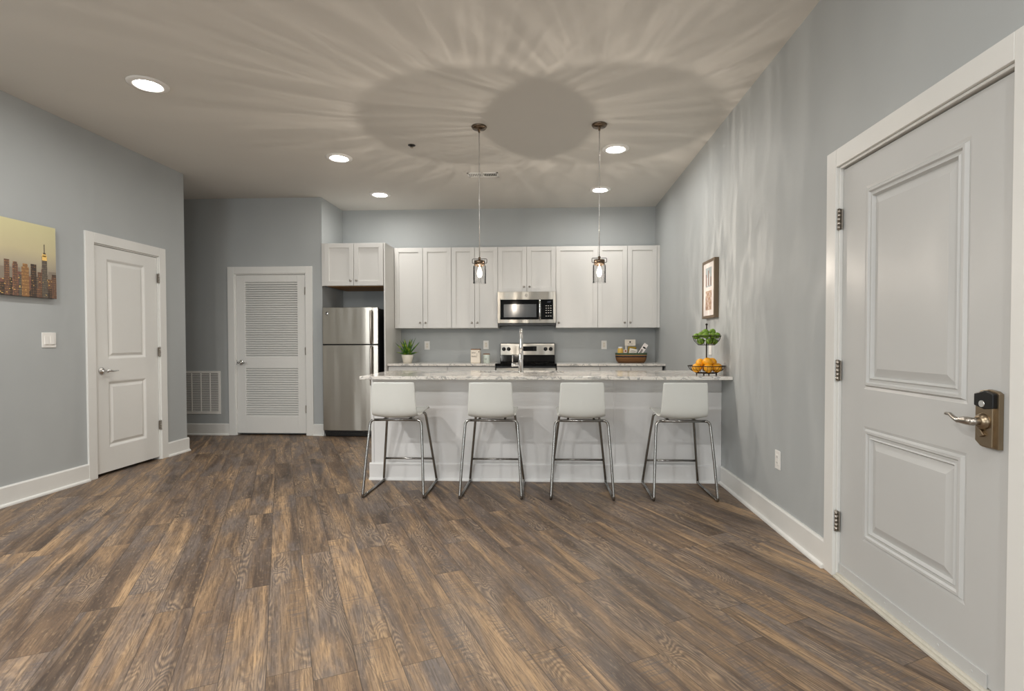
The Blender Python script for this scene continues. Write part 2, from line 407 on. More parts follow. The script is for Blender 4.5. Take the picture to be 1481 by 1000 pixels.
def tag(o, label=None, cat=None, group=None, kind=None):
    if label: o['label'] = label
    if cat: o['category'] = cat
    if group: o['group'] = group
    if kind: o['kind'] = kind
    return o
def thing(name, loc, label, cat, group=None):
    o = bpy.data.objects.new(name, None); COL.objects.link(o); o.location = loc; o.empty_display_size = 0.1
    ORIGIN[o.name] = Vector(loc)
    return tag(o, label, cat, group)
def struct(o, label=None):
    o['kind'] = 'structure'
    if label: o['label'] = label
    return o
def children(o): return [c for c in bpy.data.objects if c.parent is o]
def copy_tree(o, parent=None):
    c = o.copy(); COL.objects.link(c)
    if parent is not None: c.parent = parent; c.matrix_parent_inverse = Matrix()
    ORIGIN[c.name] = ORIGIN[o.name]
    for ch in children(o):
        copy_tree(ch, c)
    return c
def arc(c, r, a0, a1, plane, n=6):
    """points of an arc about c; plane 'xz','yz','xy'; angles in degrees"""
    out = []
    for i in range(n + 1):
        a = math.radians(a0 + (a1 - a0) * i / n); u, v = r * math.cos(a), r * math.sin(a)
        out.append({'xz': (c[0] + u, c[1], c[2] + v), 'yz': (c[0], c[1] + u, c[2] + v), 'xy': (c[0] + u, c[1] + v, c[2])}[plane])
    return out

# ================================================================ THE ROOM
struct(MB().box(XA - 0.2, XR + 0.2, YF - 0.2, YB + 0.2, -0.1, 0).build('floor', M['floor']), 'weathered grey brown wood plank floor')
struct(MB().box(XA - 0.2, XR + 0.2, YF - 0.2, YB + 0.2, H, H + 0.1).build('ceiling', M['ceiling']), 'off white painted ceiling')
CW = 0.0889                       # casing width
DZ = 2.1506                       # top of door casings
OZ = DZ - CW                      # top of door openings
# right wall, with the entry door opening
RY0, RY1 = 1.7415, 2.8557 - CW
b = MB(); b.box(XR, XR + 0.15, YF, RY0, 0, H); b.box(XR, XR + 0.15, RY1, YB, 0, H); b.box(XR, XR + 0.15, RY0, RY1, OZ, H); b.box(XR + 0.13, XR + 0.15, RY0, RY1, 0, OZ)
struct(b.build('wall_right', M['wall']), 'grey painted wall on the right')
struct(MB().box(XJ, XR, YB, YB + 0.15, 0, H).build('wall_back', M['wall']), 'grey painted wall behind the kitchen')
# left wall, with a door opening, and the return into the hallway
LY0, LY1 = 4.406 + CW, 5.3678 - CW
b = MB(); b.box(XL - 0.14, XL, YF, LY0, 0, H); b.box(XL - 0.14, XL, LY1, YEND, 0, H); b.box(XL - 0.14, XL, LY0, LY1, OZ, H); b.box(XL - 0.14, XL - 0.12, LY0, LY1, 0, OZ)
b.box(XA, XL - 0.14, YEND - 0.14, YEND, 0, H)
struct(b.build('wall_left', M['wall']), 'grey painted wall on the left')
# hallway wall with the louvered door, and the short wall beside the refrigerator
AX0, AX1 = -4.0735 + CW, -2.9727 - CW
b = MB(); b.box(XA, AX0, YA, YA + 0.14, 0, H); b.box(AX1, XJ, YA, YA + 0.14, 0, H); b.box(AX0, AX1, YA, YA + 0.14, OZ, H); b.box(AX0, AX1, YA + 0.12, YA + 0.14, 0, OZ)
b.box(XJ - 0.12, XJ, YA + 0.14, YB + 0.15, 0, H)
struct(b.build('wall_hallway', M['wall']), 'darker grey wall around the louvered door')
struct(MB().box(XA - 0.1, XA, YEND - 0.14, YA + 0.14, 0, H).build('wall_hallway_end', M['wall']))
# wall behind the camera with two windows
b = MB(); xs = [XL, WIN[0][0], WIN[0][1], WIN[1][0], WIN[1][1], XR]
for i in (0, 2, 4): b.box(xs[i], xs[i + 1], YF - 0.12, YF, 0, H)
for a, c_ in WIN: b.box(a, c_, YF - 0.12, YF, 0, WZ[0]); b.box(a, c_, YF - 0.12, YF, WZ[1], H)
struct(b.build('wall_front', M['wall']))
for i, (a, c_) in enumerate(WIN):
    b = MB(); w = 0.07; ym = (a + c_) / 2
    b.box(a, a + w, YF - 0.05, YF + 0.02, *WZ); b.box(c_ - w, c_, YF - 0.05, YF + 0.02, *WZ); b.box(a, c_, YF - 0.05, YF + 0.02, WZ[1] - w, WZ[1]); b.box(a, c_, YF - 0.05, YF + 0.03, WZ[0], WZ[0] + w)
    b.box(a, c_, YF - 0.04, YF, (WZ[0] + WZ[1]) / 2 - 0.025, (WZ[0] + WZ[1]) / 2 + 0.025)
    wo = struct(b.build('window_%d' % (i + 1), M['trim']))
    MB().box(a + w, c_ - w, YF - 0.034, YF - 0.030, WZ[0] + w, WZ[1] - w).build('pane', M['pane'], wo)

# baseboards: board with an eased top and a shoe moulding at the floor
def base_run(b, p0, p1, nrm, h=0.148, t_=0.016, shoe=0.016):
    p0, p1, n_ = Vector((*p0, 0)), Vector((*p1, 0)), Vector((*nrm, 0))
    prof = [(0, 0), (t_ + shoe, 0), (t_ + shoe, 0.008), (t_ + shoe * 0.8, 0.016), (t_ + 0.002, 0.022), (t_, 0.022), (t_, h - 0.01), (t_ - 0.006, h), (0, h)]
    A = [b.bm.verts.new(p0 + n_ * d + Vector((0, 0, z))) for d, z in prof]; B = [b.bm.verts.new(p1 + n_ * d + Vector((0, 0, z))) for d, z in prof]
    k = len(prof)
    b.bm.faces.new(A); b.bm.faces.new(B[::-1])
    for i in range(k): b.bm.faces.new((A[i], A[(i + 1) % k], B[(i + 1) % k], B[i]))
b = MB(); base_run(b, (XR, RY1 + CW), (XR, 4.54), (-1, 0)); base_run(b, (XR, YF), (XR, RY0 - CW), (-1, 0))
struct(b.build('baseboard_right', M['trim']), 'white baseboard along the right wall')
b = MB(); base_run(b, (XL, YF), (XL, LY0 - CW), (1, 0)); base_run(b, (XL, LY1 + CW), (XL, YEND + 0.016), (1, 0)); base_run(b, (XA, YEND), (XL - 0.001, YEND), (0, 1))
struct(b.build('baseboard_left', M['trim']), 'white baseboard along the left wall')
b = MB(); base_run(b, (XA, YA), (AX0 - CW, YA), (0, -1)); base_run(b, (AX1 + CW, YA), (XJ + 0.016, YA), (0, -1)); base_run(b, (XJ, YA + 0.001), (XJ, YA + 0.1), (1, 0))
struct(b.build('baseboard_hallway', M['trim']), 'white baseboard of the hallway wall')

# ---------------------------------------------------------------- doors
def panel_faces(b, axis, pos, out, u0, u1, v0, v1, rings, mi=0):
    """nested rectangular mouldings on a door face. rings: list of (inset, height) ; axis 'x' (face normal x) or 'y'"""
    prev = None
    for ins, h in rings:
        q = []
        for u, v in ((u0 + ins, v0 + ins), (u1 - ins, v0 + ins), (u1 - ins, v1 - ins), (u0 + ins, v1 - ins)):
            q.append(b.bm.verts.new((pos + out * h, u, v) if axis == 'x' else (u, pos + out * h, v)))
        if prev:
            for k in range(4):
                f = b.bm.faces.new((prev[k], prev[(k + 1) % 4], q[(k + 1) % 4], q[k])); f.material_index = mi
        prev = q
    b.bm.faces.new(prev)
def door_slab(b, axis, face, out, u0, u1, v0, v1, thick, panels, rings):
    """door leaf whose face has real moulded panels: face split into a frame grid plus the mouldings"""
    us = [u0, panels[0][0], panels[0][1], u1]
    vs = [v0] + [v for p_ in sorted(panels, key=lambda p_: p_[2]) for v in (p_[2], p_[3])] + [v1]
    def V(u, v, d): return (face + out * d, u, v) if axis == 'x' else (u, face + out * d, v)
    for i in range(3):
        for j in range(len(vs) - 1):
            if i == 1 and j % 2 == 1: continue
            b.bm.faces.new([b.bm.verts.new(V(u, v, 0)) for u, v in ((us[i], vs[j]), (us[i + 1], vs[j]), (us[i + 1], vs[j + 1]), (us[i], vs[j + 1]))])
    for (a, c_, d, e) in panels: panel_faces(b, axis, face, out, a, c_, d, e, rings)
    # back and rim
    C0 = [b.bm.verts.new(V(u, v, 0)) for u, v in ((u0, v0), (u1, v0), (u1, v1), (u0, v1))]
    C1 = [b.bm.verts.new(V(u, v, -thick)) for u, v in ((u0, v0), (u1, v0), (u1, v1), (u0, v1))]
    b.bm.faces.new(C1)
    for k in range(4): b.bm.faces.new((C0[k], C0[(k + 1) % 4], C1[(k + 1) % 4], C1[k]))
    bmesh.ops.remove_doubles(b.bm, verts=b.bm.verts, dist=1e-5)
def casing(name, axis, pos, out, u0, u1, label, jamb):
    """flat casing around an opening plus the jamb lining; u0,u1 = opening edges"""
    b = MB(); t_ = 0.018
    def bx(ua, ub, za, zb, d0, d1):
        lo, hi = sorted((pos + out * d0, pos + out * d1))
        if axis == 'x': b.box(lo, hi, ua, ub, za, zb)
        else: b.box(ua, ub, lo, hi, za, zb)
    bx(u0 - CW, u0, 0, DZ, 0, t_); bx(u1, u1 + CW, 0, DZ, 0, t_); bx(u0, u1, OZ, DZ, 0, t_)
    j = 0.012
    bx(u0, u0 + j, 0, OZ, -0.10, 0.004); bx(u1 - j, u1, 0, OZ, -0.10, 0.004); bx(u0 + j, u1 - j, OZ - j, OZ, -0.10, 0.004)
    return struct(b.build(name, M['trim'], bevel=0.003), label)
def hinge(parent, axis, face, out, u, z, h=0.09):
    b = MB(); c = (face + out * 0.010, u) if axis == 'x' else (u, face + out * 0.010)
    for k in range(5):
        z0 = z - h / 2 + h * k / 5
        b.lathe([(0.0075, 0.0008), (0.0075, h / 5 - 0.0008)], (c[0], c[1], z0), n=12)
    b.lathe([(0.004, -0.004), (0.0085, -0.002), (0.0085, 0.0)], (c[0], c[1], z - h / 2), n=12); b.lathe([(0.0085, 0.0), (0.0085, 0.002), (0.004, 0.005)], (c[0], c[1], z + h / 2), n=12)
    if axis == 'x': b.box(min(face - out * 0.002, face + out * 0.004), max(face - out * 0.002, face + out * 0.004), u - 0.014, u + 0.014, z - h / 2, z + h / 2)
    else: b.box(u - 0.014, u + 0.014, min(face - out * 0.002, face + out * 0.004), max(face - out * 0.002, face + out * 0.004), z - h / 2, z + h / 2)
    return b.build('hinge', M['nickel'], parent)

# door_1: entry door in the right wall (hinges on the far side, lock on the near side)
fr1 = XR + 0.012
b = MB()
rings1 = [(0, 0), (0.012, -0.004), (0.020, 0.007), (0.030, 0.007), (0.036, -0.002), (0.046, -0.002), (0.052, 0.004), (0.060, -0.011), (0.098, 0.001), (0.101, 0.001)]
P1 = [(1.945, 2.562, 0.258, 0.797), (1.945, 2.562, 0.970, 1.907)]
door_slab(b, 'x', fr1, -1, RY0 + 0.015, RY1 - 0.016, 0.03, OZ - 0.020, 0.045, P1, rings1)
d1 = struct(b.build('door_1', M['entry']), 'white two panel entry door with keypad lever lock')
for z in (1.80, 1.045, 0.285): hinge(d1, 'x', XR + 0.004, -1, RY1 - 0.010, z, 0.10)
b = MB(); b.box(fr1 - 0.007, fr1, RY0 + 0.10, RY1 - 0.018, 0.024, 0.075)
for k in range(6):
    yy = RY0 + 0.16 + k * 0.16
    b.lathe([(0.005, -0.009), (0.005, -0.006)], (fr1, yy, 0.05), 'x', n=10)
b.build('door_sweep', M['entry'], d1, bevel=0.002)
# keypad lock
kx = fr1; ky = 1.838
b = MB()
b.prism([(ky - 0.044, 0.838), (ky + 0.024, 0.838), (ky + 0.042, 0.852), (ky + 0.042, 1.018), (ky + 0.032, 1.026), (ky, 1.032), (ky - 0.030, 1.028), (ky - 0.044, 1.020)], kx - 0.016, kx, 'x')
b.prism([(ky - 0.030, 0.842), (ky + 0.018, 0.842), (ky + 0.040, 0.858), (ky + 0.040, 0.985), (ky - 0.030, 0.985)], kx - 0.026, kx - 0.012, 'x')
b.lathe([(0.018, -0.044), (0.026, -0.034), (0.029, -0.020)], (kx, ky + 0.006, 0.925), 'x', n=24)
b.prism([(ky - 0.008, 0.882), (ky + 0.018, 0.912), (ky + 0.028, 0.890), (ky + 0.010, 0.872)], kx - 0.036, kx - 0.02, 'x')
lk = b.build('keypad_lock', M['bronze'], d1, bevel=0.002)
lk['label'] = 'brushed bronze keypad lock plate'
b = MB(); b.prism([(ky - 0.036, 0.972), (ky, 0.966), (ky + 0.041, 0.976), (ky + 0.041, 1.016), (ky, 1.028), (ky - 0.036, 1.020)], kx - 0.031, kx - 0.012, 'x')
b.build('keypad_cover', M['black'], lk, bevel=0.003)
MB().lathe([(0.011, -0.0335), (0.012, -0.028)], (kx, ky + 0.006, 0.984), 'x', n=20).build('key_cylinder', M['chrome'], lk)
b = MB(); b.lathe([(0.0125, -0.075), (0.0125, -0.03)], (kx, ky + 0.006, 0.925), 'x', n=20)
L = kx - 0.066
b.tube([(L, ky - 0.004, 0.925), (L, ky + 0.02, 0.925), (L - 0.002, ky + 0.040, 0.924), (L - 0.002, ky + 0.060, 0.921), (L, ky + 0.082, 0.927), (L + 0.002, ky + 0.102, 0.937), (L + 0.002, ky + 0.122, 0.936)], [0.013, 0.014, 0.012, 0.009, 0.0075, 0.0065, 0.005], 14)
b.build('lever_handle', M['nickel'], lk)
struct(casing('trim_1', 'x', XR, -1, RY0, RY1, 'white casing around the entry door', 0.1))
b = MB(); b.box(XR - 0.022, XR + 0.128, RY0 + 0.012, RY1 - 0.012, 0, 0.014); b.box(XR - 0.008, XR + 0.04, RY0 + 0.012, RY1 - 0.012, 0.014, 0.024)
struct(b.build('trim_2', M['threshold'], bevel=0.003), 'worn white threshold under the entry door')

# door_2: two panel door in the left wall
fl = XL - 0.004
b = MB(); rings2 = [(0, 0), (0.008, -0.003), (0.022, -0.013), (0.030, -0.013), (0.052, -0.003), (0.056, -0.003)]
door_slab(b, 'x', fl, 1, LY0 + 0.015, LY1 - 0.016, 0.028, OZ - 0.016, 0.04, [(4.646, 5.100, 0.245, 0.840), (4.646, 5.100, 1.044, 1.943)], rings2)
d2 = struct(b.build('door_2', M['trim']), 'white two panel interior door in the left wall')
for z in (1.84, 1.097, 0.352): hinge(d2, 'x', XL + 0.004, 1, LY1 - 0.010, z)
def lever(parent, axis, face, out, u, z, du):
    b = MB(); P = (lambda d, uu, zz: (face + out * d, uu, zz)) if axis == 'x' else (lambda d, uu, zz: (uu, face + out * d, zz))
    s_ = out
    b.lathe([(0.033, 0.0 * s_), (0.033, 0.006 * s_), (0.026, 0.014 * s_), (0.012, 0.018 * s_), (0.011, 0.052 * s_), (0.015, 0.056 * s_), (0.012, 0.064 * s_), (0.004, 0.066 * s_)], P(0, u, z), axis, n=24)
    b.tube([P(0.054, u, z), P(0.056, u + du * 0.25, z + 0.002), P(0.053, u + du * 0.5, z - 0.004), P(0.050, u + du * 0.8, z - 0.002), P(0.048, u + du, z - 0.002)], [0.009, 0.010, 0.008, 0.0065, 0.005], 12)
    return b.build('lever_handle', M['chrome'], parent)
lever(d2, 'x', fl, 1, 4.575, 0.938, 0.13)
struct(casing('trim_3', 'x', XL, 1, LY0, LY1, 'white casing around the left wall door', 0.1))

# door_3: louvered door in the hallway wall
fa = YA + 0.004
u0, u1 = AX0 + 0.014, AX1 - 0.015
lv = [(-3.857, -3.176, 0.240, 0.858), (-3.857, -3.176, 0.998, 1.958)]
b = MB()
b.box(u0, lv[0][0], fa, fa + 0.035, 0.028, OZ - 0.016); b.box(lv[0][1], u1, fa, fa + 0.035, 0.028, OZ - 0.016)
for za, zb in ((0.028, lv[0][2]), (lv[0][3], lv[1][2]), (lv[1][3], OZ - 0.016)): b.box(lv[0][0], lv[0][1], fa, fa + 0.035, za, zb)
d3 = struct(b.build('door_3', M['trim'], bevel=0.002), 'white louvered utility door in the hallway wall')
for (a, c_, za, zb) in lv:
    b = MB(); n = round((zb - za) / 0.0292)
    for k in range(n):
        z = za + (zb - za) * (k + 0.5) / n; hh = (zb - za) / n
        b.prism([(fa + 0.003, z - hh * 0.50), (fa + 0.003, z - hh * 0.10), (fa + 0.010, z + hh * 0.02), (fa + 0.036, z + hh * 0.72), (fa + 0.036, z + hh * 0.45), (fa + 0.008, z - hh * 0.45)], a, c_, 'x')
    b.build('louver_panel', M['trim'], d3)
for z in (1.84, 1.077, 0.337): hinge(d3, 'y', YA + 0.004, -1, AX1 - 0.008, z)
lever(d3, 'y', fa, -1, -3.918, 0.932, 0.10)
MB().box(AX0 + 0.001, AX0 + 0.014, fa - 0.003, fa + 0.012, 0.90, 0.965).build('strike_plate', M['darkmetal'], d3)
struct(casing('trim_4', 'y', YA, -1, AX0, AX1, 'white casing around the louvered door', 0.1))

# ================================================================ CEILING FIXTURES
cl = thing('ceiling_light', (-2.82, 3.70, H), 'recessed round ceiling light nearest the left wall, over the open floor', 'ceiling light', 'recessed ceiling lights')
MB().lathe([(0.130, 0.0), (0.129, -0.005), (0.120, -0.011), (0.098, -0.014), (0.084, -0.012), (0.080, -0.003)], (-2.82, 3.70, H), n=48).build('trim_ring', M['plastic'], cl)
MB().lathe([(0.001, -0.006), (0.05, -0.0055), (0.080, -0.004)], (-2.82, 3.70, H), n=40).build('light_lens', M['lens'], cl)
for (x, y, lab) in ((-2.062, 5.255, 'recessed round ceiling light over the floor in front of the hallway'), (-2.07, 6.576, 'recessed round ceiling light just in front of the refrigerator cabinet'),
                    (0.645, 5.145, 'recessed round ceiling light right behind the right pendant canopy'), (0.632, 6.506, 'recessed round ceiling light nearest the right wall cabinets, on the pendant cord line')):
    c_ = copy_tree(cl); c_.location = (x, y, H); c_['label'] = lab
# sprinkler
sx, sy = -1.258, 4.959
sk = thing('fire_sprinkler', (sx, sy, H), 'small dark fire sprinkler head on the ceiling left of the pendants', 'sprinkler')
MB().lathe([(0.034, 0), (0.034, -0.004), (0.020, -0.010), (0.012, -0.013), (0.010, -0.015)], (sx, sy, H), n=24).build('escutcheon', M['black'], sk)
b = MB(); b.tube([(sx - 0.010, sy, H - 0.012), (sx - 0.012, sy, H - 0.018), (sx, sy, H - 0.024)], 0.0025, 8); b.tube([(sx + 0.010, sy, H - 0.012), (sx + 0.012, sy, H - 0.018), (sx, sy, H - 0.024)], 0.0025, 8); b.lathe([(0.012, -0.024), (0.012, -0.026)], (sx, sy, H), n=16)
b.build('deflector', M['bronze'], sk)
# supply vent
vx0, vx1, vy0, vy1 = -0.872, -0.533, 5.79, 5.94
vt = thing('ceiling_vent', (-0.70, 5.865, H), 'white two section air vent in the ceiling behind the left pendant', 'vent')
b = MB(); vm = (vx0 + vx1) / 2
b.box(vx0, vx1, vy0, vy0 + 0.022, H - 0.008, H); b.box(vx0, vx1, vy1 - 0.022, vy1, H - 0.008, H); b.box(vx0, vx0 + 0.022, vy0, vy1, H - 0.008, H); b.box(vx1 - 0.022, vx1, vy0, vy1, H - 0.008, H); b.box(vm - 0.008, vm + 0.008, vy0, vy1, H - 0.008, H)
b.build('frame', M['plastic'], vt, bevel=0.002)
MB().box(vx0 + 0.02, vx1 - 0.02, vy0 + 0.02, vy1 - 0.02, H - 0.001, H - 0.0002).build('duct_shade_sheet', M['slot'], vt)  # flat dark sheet on the ceiling, painted in for the duct's inner shade
for s_, (a, c_) in ((1, (vx0 + 0.024, vm - 0.009)), (-1, (vm + 0.009, vx1 - 0.024))):
    b = MB()
    for k in range(7):
        x = a + (c_ - a) * (k + 0.5) / 7
        b.hexa([(x - 0.001 - s_ * 0.004, vy0 + 0.022, H - 0.008), (x + 0.001 - s_ * 0.004, vy0 + 0.022, H - 0.008), (x + 0.001 - s_ * 0.004, vy1 - 0.022, H - 0.008), (x - 0.001 - s_ * 0.004, vy1 - 0.022, H - 0.008)],
               [(x - 0.001 + s_ * 0.004, vy0 + 0.022, H - 0.001), (x + 0.001 + s_ * 0.004, vy0 + 0.022, H - 0.001), (x + 0.001 + s_ * 0.004, vy1 - 0.022, H - 0.001), (x - 0.001 + s_ * 0.004, vy1 - 0.022, H - 0.001)])
    b.build('louver_bank', M['plastic'], vt)

# pendants
def pendant(px, py, label):
    t_ = thing('pendant_light', (px, py, 1.69), label, 'pendant light', 'glass pendants over the island')
    MB().lathe([(0.064, H - 0.001), (0.066, H - 0.006), (0.056, H - 0.020), (0.02, H - 0.026), (0.010, H - 0.028), (0.009, H - 0.050), (0.004, H - 0.052)], (px, py, 0), n=36).build('canopy', M['pendantmetal'], t_)
    MB().tube([(px, py, H - 0.05), (px, py, 2.4), (px, py, 1.90)], 0.0042, 8).build('cord', M['cord'], t_)
    b = MB(); b.lathe([(0.004, 1.915), (0.011, 1.910), (0.011, 1.893), (0.006, 1.888), (0.006, 1.884), (0.044, 1.884), (0.046, 1.880), (0.046, 1.842), (0.042, 1.842), (0.042, 1.866), (0.020, 1.866), (0.020, 1.828), (0.016, 1.828)], (px, py, 0), n=36)
    cp = b.build('socket_cap', M['pendantmetal'], t_)
    b = MB(); b.tube([(px - 0.045, py, 1.862), (px - 0.060, py, 1.862), (px - 0.062, py, 1.866), (px - 0.062, py, 1.894), (px - 0.058, py, 1.898), (px + 0.058, py, 1.898), (px + 0.062, py, 1.894), (px + 0.062, py, 1.866), (px + 0.060, py, 1.862), (px + 0.045, py, 1.862)], 0.0028, 8)
    b.build('bracket', M['darkmetal'], cp)
    b = MB(); N = 48
    for s_, r_ in ((1, 0.0535), (-1, 0.0500)):
        rings = []
        for z in (1.690, 1.694, 1.700, 1.74, 1.79, 1.843):
            rings.append([b.bm.verts.new((px + (r_ + (0.0012 * math.cos(k * PI) if 1.70 < z < 1.84 else (0.002 if z < 1.699 else 0))) * math.cos(2 * PI * k / N), py + (r_ + (0.0012 * math.cos(k * PI) if 1.70 < z < 1.84 else (0.002 if z < 1.699 else 0))) * math.sin(2 * PI * k / N), z)) for k in range(N)])
        for A, B in zip(rings, rings[1:]):
            for k in range(N):
                f = b.bm.faces.new((A[k], A[(k + 1) % N], B[(k + 1) % N], B[k])); f.smooth = True
        if s_ == 1: outer = rings
        else:
            for k in range(N): b.bm.faces.new((outer[0][k], outer[0][(k + 1) % N], rings[0][(k + 1) % N], rings[0][k]))
    b.build('glass_shade', M['glass'], t_)
    MB().lathe([(0.001, 1.738), (0.012, 1.742), (0.020, 1.756), (0.023, 1.774), (0.020, 1.794), (0.014, 1.812), (0.010, 1.828)], (px, py, 0), n=20).build('bulb', M['bulbglass'], t_)
    MB().lathe([(0.001, 1.793), (0.004, 1.794), (0.004, 1.806), (0.001, 1.807)], (px, py, 0), n=12).build('filament', M['filament'], [c for c in children(t_) if c.name.startswith('bulb')][0])
    d = bpy.data.lights.new('pendant_bulb_light', 'POINT'); d.energy = BULB_W; d.color = (1.0, 0.88, 0.75); d.shadow_soft_size = 0.0025
    d.use_nodes = True; nt = d.node_tree; N_, K = nt.nodes, nt.links
    em = [n for n in N_ if n.type == 'EMISSION'][0]
    tc = N_.new('ShaderNodeTexCoord'); sp = N_.new('ShaderNodeSeparateXYZ'); K.new(tc.outputs['Normal'], sp.inputs[0])
    def mt(op, a, b_=0.0):
        n = N_.new('ShaderNodeMath'); n.operation = op
        for i, v in enumerate((a, b_)):
            if isinstance(v, (int, float)): n.inputs[i].default_value = v
            else: K.new(v, n.inputs[i])
        return n.outputs[0]
    az = mt('ARCTAN2', sp.outputs[1], sp.outputs[0])
    def field(k, kz, seed):
        c_ = N_.new('ShaderNodeCombineXYZ'); K.new(mt('ADD', mt('MULTIPLY', mt('COSINE', az), k), seed), c_.inputs[0]); K.new(mt('MULTIPLY', mt('SINE', az), k), c_.inputs[1]); K.new(mt('MULTIPLY', sp.outputs[2], kz), c_.inputs[2])
        n = N_.new('ShaderNodeTexNoise'); n.inputs['Scale'].default_value = 1.0; n.inputs['Detail'].default_value = 3.0; K.new(c_.outputs[0], n.inputs['Vector'])
        return n.outputs[0]
    seed = px * 13.0
    streak = mt('POWER', mt('SUBTRACT', 1.0, mt('MINIMUM', mt('MULTIPLY', mt('ABSOLUTE', mt('SUBTRACT', field(7.0, 1.8, seed), 0.5)), 7.0), 1.0)), 2.0)  # streaks put into the lamp's output to imitate caustics of the ribbed glass
    broad = field(3.0, 2.5, seed + 5.0)
    K.new(mt('ADD', mt('MULTIPLY', broad, 1.3), mt('MULTIPLY', streak, mt('MULTIPLY', field(2.0, 3.0, seed + 9.0), 2.2))), em.inputs['Strength'])
    o = bpy.data.objects.new('pendant_bulb_light', d); COL.objects.link(o); o.location = (px, py, 1.786)
    return t_
pendant(-0.579, 4.561, 'left clear glass pendant light hanging over the island, second stool from left')
pendant(0.437, 4.569, 'right clear glass pendant light hanging over the island, before the wide cabinet door')

# ================================================================ KITCHEN BACK RUN
def shaker(b, x0, x1, z0, z1, yf, st=0.058, th=0.020):
    """shaker door in the xz plane, front at yf"""
    b.box(x0, x0 + st, yf, yf + th, z0, z1); b.box(x1 - st, x1, yf, yf + th, z0, z1)
    b.box(x0 + st, x1 - st, yf, yf + th, z0, z0 + st); b.box(x0 + st, x1 - st, yf, yf + th, z1 - st, z1)
    b.box(x0 + st, x1 - st, yf + 0.011, yf + th, z0 + st, z1 - st)
def knob(parent, x, y, z):
    b = MB(); b.lathe([(0.001, -0.028), (0.010, -0.026), (0.0135, -0.020), (0.011, -0.014), (0.005, -0.010), (0.005, 0.0)], (x, y, z), 'y', n=18)
    return b.build('knob', M['nickel'], parent)
def cabinet(name, x0, x1, z0, z1, yf, yback, ndoor, label, cat, knobz, knobside=None, filler=None, group=None, under=None, extra_left=0.0):
    t_ = thing(name, ((x0 + x1) / 2, yback - 0.001, z0), label, cat, group)
    b = MB(); b.box(x0, x1, yf + 0.022, yback - 0.001, z0, z1)
    if filler: b.box(x1, filler, yf + 0.004, yf + 0.04, z0, z1)
    if extra_left: b.box(x0 - extra_left, x0, yf + 0.006, yf + 0.04, z0, z1)
    b.build('cabinet_body', M['cab'], t_, bevel=0.0015)
    if under: MB().box(x0 + 0.02, x1 - 0.02, yf + 0.06, yback - 0.02, z0 - 0.004, z0 - 0.0005).build('underside', M['wood_under'], t_)['label'] = 'bare wood underside'
    g = 0.0025; w = (x1 - x0) / ndoor
    for k in range(ndoor):
        a, c_ = x0 + k * w + g, x0 + (k + 1) * w - g
        b = MB(); shaker(b, a, c_, z0 + g, z1 - g, yf); d = b.build('door', M['cab'], t_, bevel=0.0015)
        if ndoor == 2: kx_ = c_ - 0.034 if k == 0 else a + 0.034
        else: kx_ = a + 0.034 if knobside == 'l' else c_ - 0.034
        knob(d, kx_, yf, knobz)
    return t_
UX = [-2.0304, -1.2688, -0.6536, 0.1085, 0.6531, 1.4204]
G = 'white upper cabinets'
cabinet('upper_cabinet', UX[0], UX[1], 1.3715, 2.4383, YC, YB, 2, 'white two door upper cabinet above the potted plant', 'cabinet', 1.444, group=G)
cabinet('upper_cabinet', UX[1], UX[2], 1.3715, 2.4383, YC, YB, 2, 'white two door upper cabinet just left of the microwave', 'cabinet', 1.444, group=G)
cabinet('upper_cabinet', UX[2], UX[3], 1.8420, 2.4383, YC, YB, 2, 'short white two door cabinet directly above the microwave', 'cabinet', 1.911, group=G)
cabinet('upper_cabinet', UX[3], UX[4], 1.3715, 2.4383, YC, YB, 1, 'white single wide door upper cabinet just right of the microwave', 'cabinet', 1.440, 'l', group=G)
cabinet('upper_cabinet', UX[4], UX[5], 1.3715, 2.4383, YC, YB, 2, 'white two door upper cabinet above the woven basket, beside the right wall', 'cabinet', 1.440, filler=XR - 0.002, group=G)
cabinet('refrigerator_cabinet', -2.812, -2.058, 1.900, 2.436, 6.650, YB, 2, 'small white two door cabinet above the refrigerator', 'cabinet', 1.964, under=True, extra_left=0.034)
tag(MB().box(-2.053, -2.033, 6.650, YB - 0.001, 0, 2.436).build('end_panel', M['cab'], bevel=0.001), 'tall white end panel between the refrigerator and the upper cabinets', 'panel')
# base cabinets
def base_cabinet(x0, x1, ndraw, label, filler=None):
    t_ = thing('base_cabinet', ((x0 + x1) / 2, 7.0, 0), label, 'cabinet', 'white base cabinets under the back counter')
    yf = 6.730
    b = MB(); b.box(x0, x1, yf + 0.022, YB - 0.002, 0.10, 0.884); b.box(x0 + 0.002, x1 - 0.002, yf + 0.09, YB - 0.01, 0, 0.10)
    if filler: b.box(x1, filler, yf + 0.006, yf + 0.06, 0.0, 0.884)
    b.build('cabinet_body', M['cab'], t_, bevel=0.0015)
    w = (x1 - x0) / ndraw; g = 0.0025
    for k in range(ndraw):
        a, c_ = x0 + k * w + g, x0 + (k + 1) * w - g
        d = MB().box(a, c_, yf, yf + 0.02, 0.735, 0.872).build('drawer', M['cab'], t_, bevel=0.0015); knob(d, (a + c_) / 2, yf, 0.80)
        b = MB(); shaker(b, a, c_, 0.105, 0.73, yf); d = b.build('door', M['cab'], t_, bevel=0.0015); knob(d, c_ - 0.034 if k == 0 else a + 0.034, yf, 0.665)
base_cabinet(UX[0] + 0.001, UX[1], 2, 'white base cabinet under the potted plant, beside the tall end panel')
base_cabinet(UX[1], UX[2] - 0.006, 1, 'white base cabinet left of the range, under the canister')
base_cabinet(UX[3] + 0.006, UX[4], 1, 'white base cabinet just right of the range')
base_cabinet(UX[4], UX[5], 2, 'white base cabinet under the woven basket, beside the right wall', filler=XR - 0.033)
